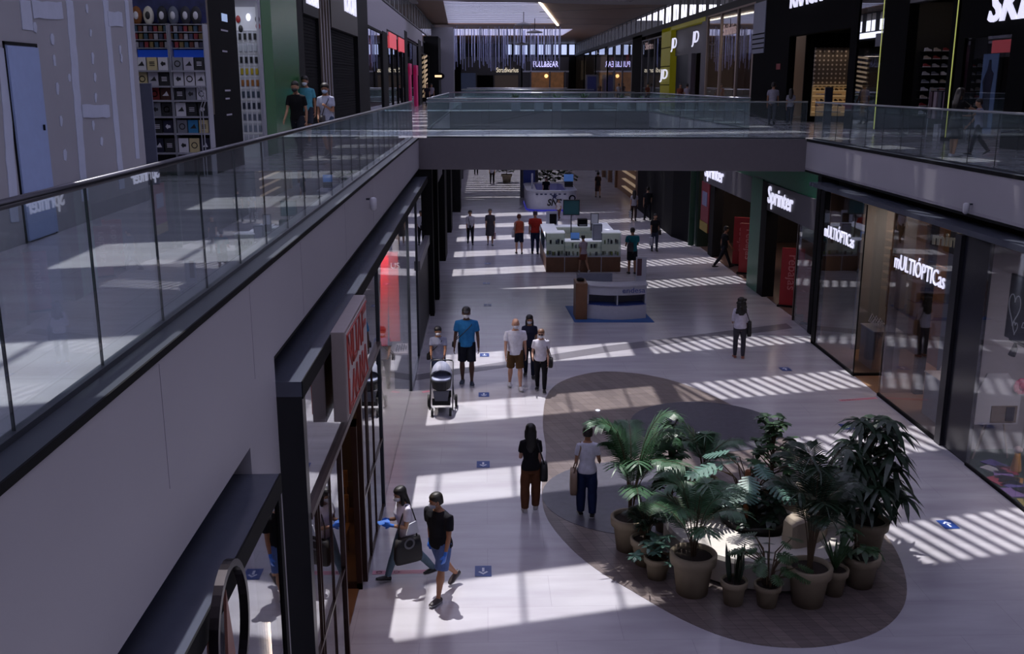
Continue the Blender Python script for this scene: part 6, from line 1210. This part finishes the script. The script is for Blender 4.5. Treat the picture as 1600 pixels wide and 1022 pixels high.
for dx, dy, r in ((-.20, -.38, .09), (.20, -.38, .09), (-.31, .30, .14), (.31, .30, .14)):
    w_ = MB().loft([[(sx+dx+xx, sy+dy+rr*math.cos(2*PI*i/18), r+rr*math.sin(2*PI*i/18)) for xx, rr in ((-.025, r-.03), (-.025, r-.005), (-.01, r), (.01, r), (.025, r-.005), (.025, r-.03))] for i in range(19)], cap=False).build('wheel', mat('tyre', '#141416', .7), t, smooth=True)
    MB().tube([(sx+dx-.02, sy+dy, r), (sx+dx+.02, sy+dy, r)], r*.62, 14).build('hub', fr, w_)
def bas(z, a, b, dy=0.0): return [(sx+a*(abs(math.cos(u))**.7)*math.copysign(1, math.cos(u)), sy+dy+b*(abs(math.sin(u))**.7)*math.copysign(1, math.sin(u)), z) for u in [2*PI*i/22 for i in range(22)]]
MB().loft([bas(.56, .17, .30), bas(.60, .21, .38), bas(.78, .235, .42), bas(.80, .23, .41)]).build('bassinet', mat('stroller_dark', '#1d1f27', .7), t, smooth=False)
MB().loft([bas(.80, .225, .40), bas(.825, .20, .36), bas(.835, .12, .25)]).build('apron', mat('stroller_apron', '#8f96b4', .5), t, smooth=True)
m = MB(); K = 7
for i in range(K):
    a0, a1 = .25+2.2*i/K, .25+2.2*(i+1)/K
    m.loft([[(sx+.235*math.cos(u), sy-.0+(.36*math.cos(a)*math.sin(u)*1.0)+.04, .80+.34*math.sin(a)*math.sin(u)) for u in [PI*j/14 for j in range(15)]] for a in (a0, (a0+a1)/2+.0, a1)], cap=False)
m.build('hood', sv, t, smooth=False)
MB().box(sx-.19, sx+.19, sy-.28, sy+.28, .22, .24).box(sx-.2, sx+.2, sy-.3, sy-.28, .22, .38).box(sx-.2, sx+.2, sy+.28, sy+.3, .22, .38).build('basket', mat('basket_black', '#101014', .8), t)
MB().extr([(sx-.18, sy-.33, .56), (sx+.18, sy-.33, .56), (sx+.14, sy-.30, .32), (sx-.14, sy-.30, .32)], (0, .02, 0)).build('front_panel', gy_, t)
# ======================= KIOSKS =======================
whp = mat('kiosk_white', '#a9abb8', .35); wdk = mat('kiosk_wood', '#6d4a32', .45, noise=.12, nscale=4); blm = mat('mat_blue', '#2b5590', .7); glk = glass('vitrine_glass', (.92, .95, .95), .08)
t = thing('floor_mat', 'blue floor mat under the white curved promo counter', 'mat', (3.85, 30.8, 0)); MB().prism([(2.62, 31.9), (2.72, 29.62), (5.18, 29.55), (5.05, 31.8)], 0, .012).build('sheet', blm, t)
t = thing('promo_counter', 'white curved promo counter with wooden end on a blue mat', 'counter', (3.85, 30.4, .012))
def arc(x0, x1, y, bulge, dep, z0, z1, k=14):
    f = [(x0+(x1-x0)*i/k, y - bulge*math.sin(PI*i/k)) for i in range(k+1)]; return MB().prism(f + [(a, b+dep) for a, b in f[::-1]], z0, z1)
arc(3.15, 5.0, 30.1, .22, .08, .012, .46).build('lower_front', whp, t); arc(3.15, 5.0, 30.1, .22, .5, .44, .47).build('shelf', mat('shelf_blue', '#2a3f86', .5), t); arc(3.15, 5.0, 30.1, .22, .08, .78, 1.06).build('upper_front', whp, t); arc(3.12, 5.03, 30.06, .24, .62, 1.06, 1.1).build('counter_top', mat('kiosk_top', '#b9bac6', .3), t)
MB().box(3.15, 3.2, 30.1, 30.6, .012, 1.06).box(4.95, 5.0, 30.1, 30.6, .012, 1.06).build('side_wall', whp, t); MB().box(4.05, 4.09, 29.92, 30.5, .46, .79).build('divider', whp, t); MB().box(3.2, 4.95, 30.6, 30.64, .012, 1.06).build('rear_panel', mat('kiosk_grey', '#7d8092', .5), t)  # rear panel in plain grey
MB().box(2.78, 3.14, 29.95, 30.75, .012, 1.16).build('wood_end', wdk, t, bevel=.01); MB().ell((2.96, 30.4, 1.19), (.13, .2, .05), n=10, m=5).build('black_cushion', darkpaint, t)
text_mesh('lettering', 'endesa', mat('ondeso_letters', '#4a5690', .5), (4.2, 29.86, .86), (1, .10, 0), (0, 0, 1), .24, .012, t, width=.72)
MB().box(2.95, 4.1, 31.5, 31.56, .012, 1.18).box(2.95, 3.0, 31.3, 31.6, .012, 1.18).build('rear_screen', mat('kiosk_grey', '#7d8092', .5), t)
t = thing('poster_stand', 'white poster stand with dark red picture behind the curved promo counter', 'poster stand', (5.0, 31.2, .012)); MB().box(4.82, 5.15, 31.2, 31.26, .012, 1.75).build('board', whp, t); MB().box(4.85, 5.0, 31.19, 31.2, 1.15, 1.7).build('picture', mat('poster_dark', '#4a2a33', .4), t)
# display kiosk (showcases on a wood base around an inner space)
t = thing('display_kiosk', 'square kiosk of lit glass showcases on a wooden base', 'kiosk', (3.8, 40, 0))
KX0, KX1, KY0, KY1 = 2.35, 5.25, 38.0, 42.6
for a, b, c, d in ((KX0, KX1, KY0, KY0+.65), (KX0, KX0+.6, KY0+.65, KY1), (KX1-.6, KX1, KY0+.65, KY1), (KX0+.6, KX1-.6, KY1-.6, KY1)): MB().box(a, b, c, d, 0, .58).build('wood_base', wdk, t)
m = MB()
for x in (3.07, 4.5): m.box(x-.015, x+.015, KY0-.02, KY0, 0, .6)
m.build('base_trim', whp, t)
def vitr(x0, x1, y0, y1, h):
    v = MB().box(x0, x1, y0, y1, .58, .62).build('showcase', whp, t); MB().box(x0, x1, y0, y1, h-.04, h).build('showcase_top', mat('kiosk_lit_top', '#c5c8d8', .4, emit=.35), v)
    MB().box(x0, x1, y0, y0+.01, .62, h-.04).build('showcase_glass', glk, v); MB().box(x0, x0+.01, y0, y1, .62, h-.04).build('showcase_glass', glk, v); MB().box(x1-.01, x1, y0, y1, .62, h-.04).build('showcase_glass', glk, v)
    MB().box(x0+.02, x1-.02, y0+.05, y1-.05, (h+.6)/2, (h+.6)/2+.015).build('showcase_shelf', glk, v); MB().box(x0, x1, y1-.02, y1, .62, h-.04).build('showcase_back', mat('kiosk_back_glow', '#b4b6b4', .5, emit=.12), v)  # back panel glows faintly to brighten the showcase
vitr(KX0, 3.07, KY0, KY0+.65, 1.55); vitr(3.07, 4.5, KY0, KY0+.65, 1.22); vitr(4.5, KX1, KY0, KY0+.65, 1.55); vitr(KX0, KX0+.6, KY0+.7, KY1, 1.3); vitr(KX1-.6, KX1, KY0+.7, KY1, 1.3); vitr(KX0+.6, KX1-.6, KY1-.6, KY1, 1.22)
R5 = random.Random(9); ic = ['#1c1c22', '#b5b39f', '#7d8a6a', '#3d3f4a', '#c9ccd4', '#8f9a3a', '#57606e', '#2b3038']
for i in range(44):
    sec = i % 3; x = [2.42+.58*R5.random(), 3.15+1.25*R5.random(), 4.57+.6*R5.random()][sec]; lev = (i//3) % 2; hh = [1.55, 1.22, 1.55][sec]; z = .62 if not lev else (hh+.6)/2+.015; c = ic[R5.randrange(8)]
    o = MB().cbox((x, 38.12+.38*R5.random(), z+.07), (.028+.02*R5.random(), .02, .07), R5.uniform(-.5, .5)).build('phone_accessory', mat('acc'+c, c, .4)); tag(o, 'small boxed accessory inside the front showcases of the display kiosk', 'accessory', 'accessories in the kiosk showcases')
def onk(name, lb, cat, x, y, z, parts):
    t2 = thing(name, lb, cat, (x, y, z))
    for nm2, b, m_ in parts: MB().box(x+b[0], x+b[1], y+b[2], y+b[3], z+b[4], z+b[5]).build(nm2, m_, t2)
    return t2
scr = mat('screen_dark', '#12323c', .3, emit=.25); lapm = mat('laptop_screen', '#4a6fb0', .3, emit=.35)
onk('display_screen', 'dark teal screen on a thin pole above the display kiosk', 'screen', 3.45, 39.7, 0, (('pole', (-.02, .02, -.02, .02, 0, 2.05), fr), ('frame', (-.33, .33, -.03, .03, 2.0, 2.62), fr), ('display', (-.30, .30, -.035, -.03, 2.04, 2.58), scr)))
onk('laptop', 'open laptop with blue screen on the low middle showcase of the display kiosk', 'laptop', 3.5, 38.3, 1.22, (('base', (-.17, .17, -.12, .12, 0, .02), fr), ('screen', (-.17, .17, .12, .14, .02, .26), lapm)))
onk('printer', 'dark printer on the rear counter of the display kiosk', 'printer', 4.15, 42.2, 1.22, (('body', (-.2, .2, -.2, .2, 0, .3), darkpaint), ('tray', (-.15, .15, -.28, -.2, .05, .08), whp)))
onk('poster_stand', 'small framed poster on the left rear of the display kiosk', 'poster stand', 2.85, 42.3, 1.22, (('board', (-.25, .25, 0, .03, 0, .62), whp), ('picture', (-.1, .2, -.01, 0, .05, .5), darkpaint)))
onk('poster_stand', 'tall narrow framed poster at the middle rear of the display kiosk', 'poster stand', 4.45, 40.2, 1.3, (('board', (-.17, .17, 0, .03, 0, .72), greycol), ('picture', (-.13, .13, -.01, 0, .3, .68), whp)))
onk('case_carousel', 'grey revolving rack of phone cases on the display kiosk', 'rack', 4.35, 38.3, 1.22, (('column', (-.18, .18, -.15, .15, 0, .62), mat('carousel', '#6b6f80', .5)), ('case_grid', (-.15, .15, -.16, -.15, .05, .58), mat('carousel2', '#9a9eb0', .4))))
lamp('kiosk_lamp', 'AREA', (3.8, 38.3, 2.6), 5, (.9, .95, 1), .8)
# round promo counter far
t = thing('promo_counter', 'white rounded counter with dark star emblem and letters, seen under the bridge', 'counter', (3.8, 57.5, 0))
def rr(x0, x1, y0, y1, r, k=8):
    out = []
    for cx, cy_, a0 in ((x1-r, y0+r, -PI/2), (x1-r, y1-r, 0), (x0+r, y1-r, PI/2), (x0+r, y0+r, PI)): out += [(cx+r*math.cos(a0+PI/2*i/k), cy_+r*math.sin(a0+PI/2*i/k)) for i in range(k+1)]
    return out
def ring_(o, i, z0, z1): q = [[(*a, z0), (*a, z1), (*b, z1), (*b, z0)] for a, b in zip(o, i)]; return MB().loft(q + [q[0]], cap=False)
ring_(rr(2.4, 5.3, 57.0, 62.2, .8), rr(3.0, 4.7, 57.6, 61.6, .4), .08, 1.1).build('body', mat('round_white', '#b2b3c2', .4), t); ring_(rr(2.36, 5.34, 56.95, 62.25, .8), rr(2.96, 4.74, 57.56, 61.64, .4), 1.1, 1.14).build('top_edge', whp, t); MB().prism(rr(2.36, 5.34, 56.95, 62.25, .8), 0, .08).build('glow_base', mat('violet_glow', '#2d2fa0', .5, emit=.5), t)
text_mesh('lettering', 'SNS', mat('sns_dark', '#14141c', .5), (3.55, 56.98, .32), (1, 0, 0), (0, 0, 1), .52, .02, t, width=.85, shear=.2, bold=.02)
m = MB(); m.extr([(3.97+(.22 if j % 2 == 0 else .09)*math.sin(2*PI*j/10), 56.99, .84+(.22 if j % 2 == 0 else .09)*math.cos(2*PI*j/10)) for j in range(10)], (0, -.02, 0)); m.build('star_emblem', mat('sns_navy', '#1c2350', .5), t)
MB().loft([[(5.0+r*math.cos(2*PI*i/20), 57.02-.0, .72+r*math.sin(2*PI*i/20)) for r in (.2, .12)] for i in range(21)], cap=False).build('round_emblem', mat('sns_navy', '#1c2350', .5), t)
for i, x in enumerate((2.9, 3.15, 3.4, 3.7, 3.95, 4.2, 4.5)): MB().box(x, x+.14, 56.98, 57.0, .93, 1.0).build('small_mark', mat('sns_navy', '#1c2350', .5), t)
t = thing('info_totem', 'grey framed totem with dark blue screen behind the round promo counter', 'totem', (2.7, 64, 0)); MB().box(2.25, 3.4, 64, 64.15, 0, 2.5).build('frame', greycol, t); MB().box(2.45, 3.2, 63.97, 64, .6, 2.3).build('screen', mat('totem_screen2', '#1b2560', .3, emit=.15), t)
t = thing('barrier_post', 'white post at the left rear of the round promo counter', 'post', (2.85, 58.3, 1.14)); MB().lathe((2.75, 58.3, 1.14), [(.06, 0), (.06, .85), (.04, .9)], 10).build('shaft', whp, t)
onk('laptop', 'open laptop with blue screen on the round promo counter', 'laptop', 5.0, 59.5, 1.14, (('base', (-.25, .25, -.2, .2, 0, .05), fr), ('stand', (-.25, .25, .0, .2, .05, .3), fr), ('screen', (-.28, .28, .2, .24, .3, .72), lapm)))
plant('potted_bush', 'bushy plant behind the round promo counter under the bridge', 4.1, 66, .4, .7, lambda m, s, x, y, z: whorls(m, s, x, y, z, 1.2, 26, .3, .1, 101, 9, 1.0, .3), leafmat=gl3)
plant('potted_bush', 'second bushy plant right of the one behind the round promo counter', 5.3, 66.5, .4, .7, lambda m, s, x, y, z: whorls(m, s, x, y, z, 1.3, 26, .3, .1, 102, 9, .9, .3), leafmat=gl3)
plant('potted_bush', 'dark bush beyond the person in black trousers under the bridge', 1.6, 74, .4, .6, lambda m, s, x, y, z: whorls(m, s, x, y, z, 1.0, 22, .3, .1, 103, 9, .9, .3), leafmat=gl2)
finish_bakes()
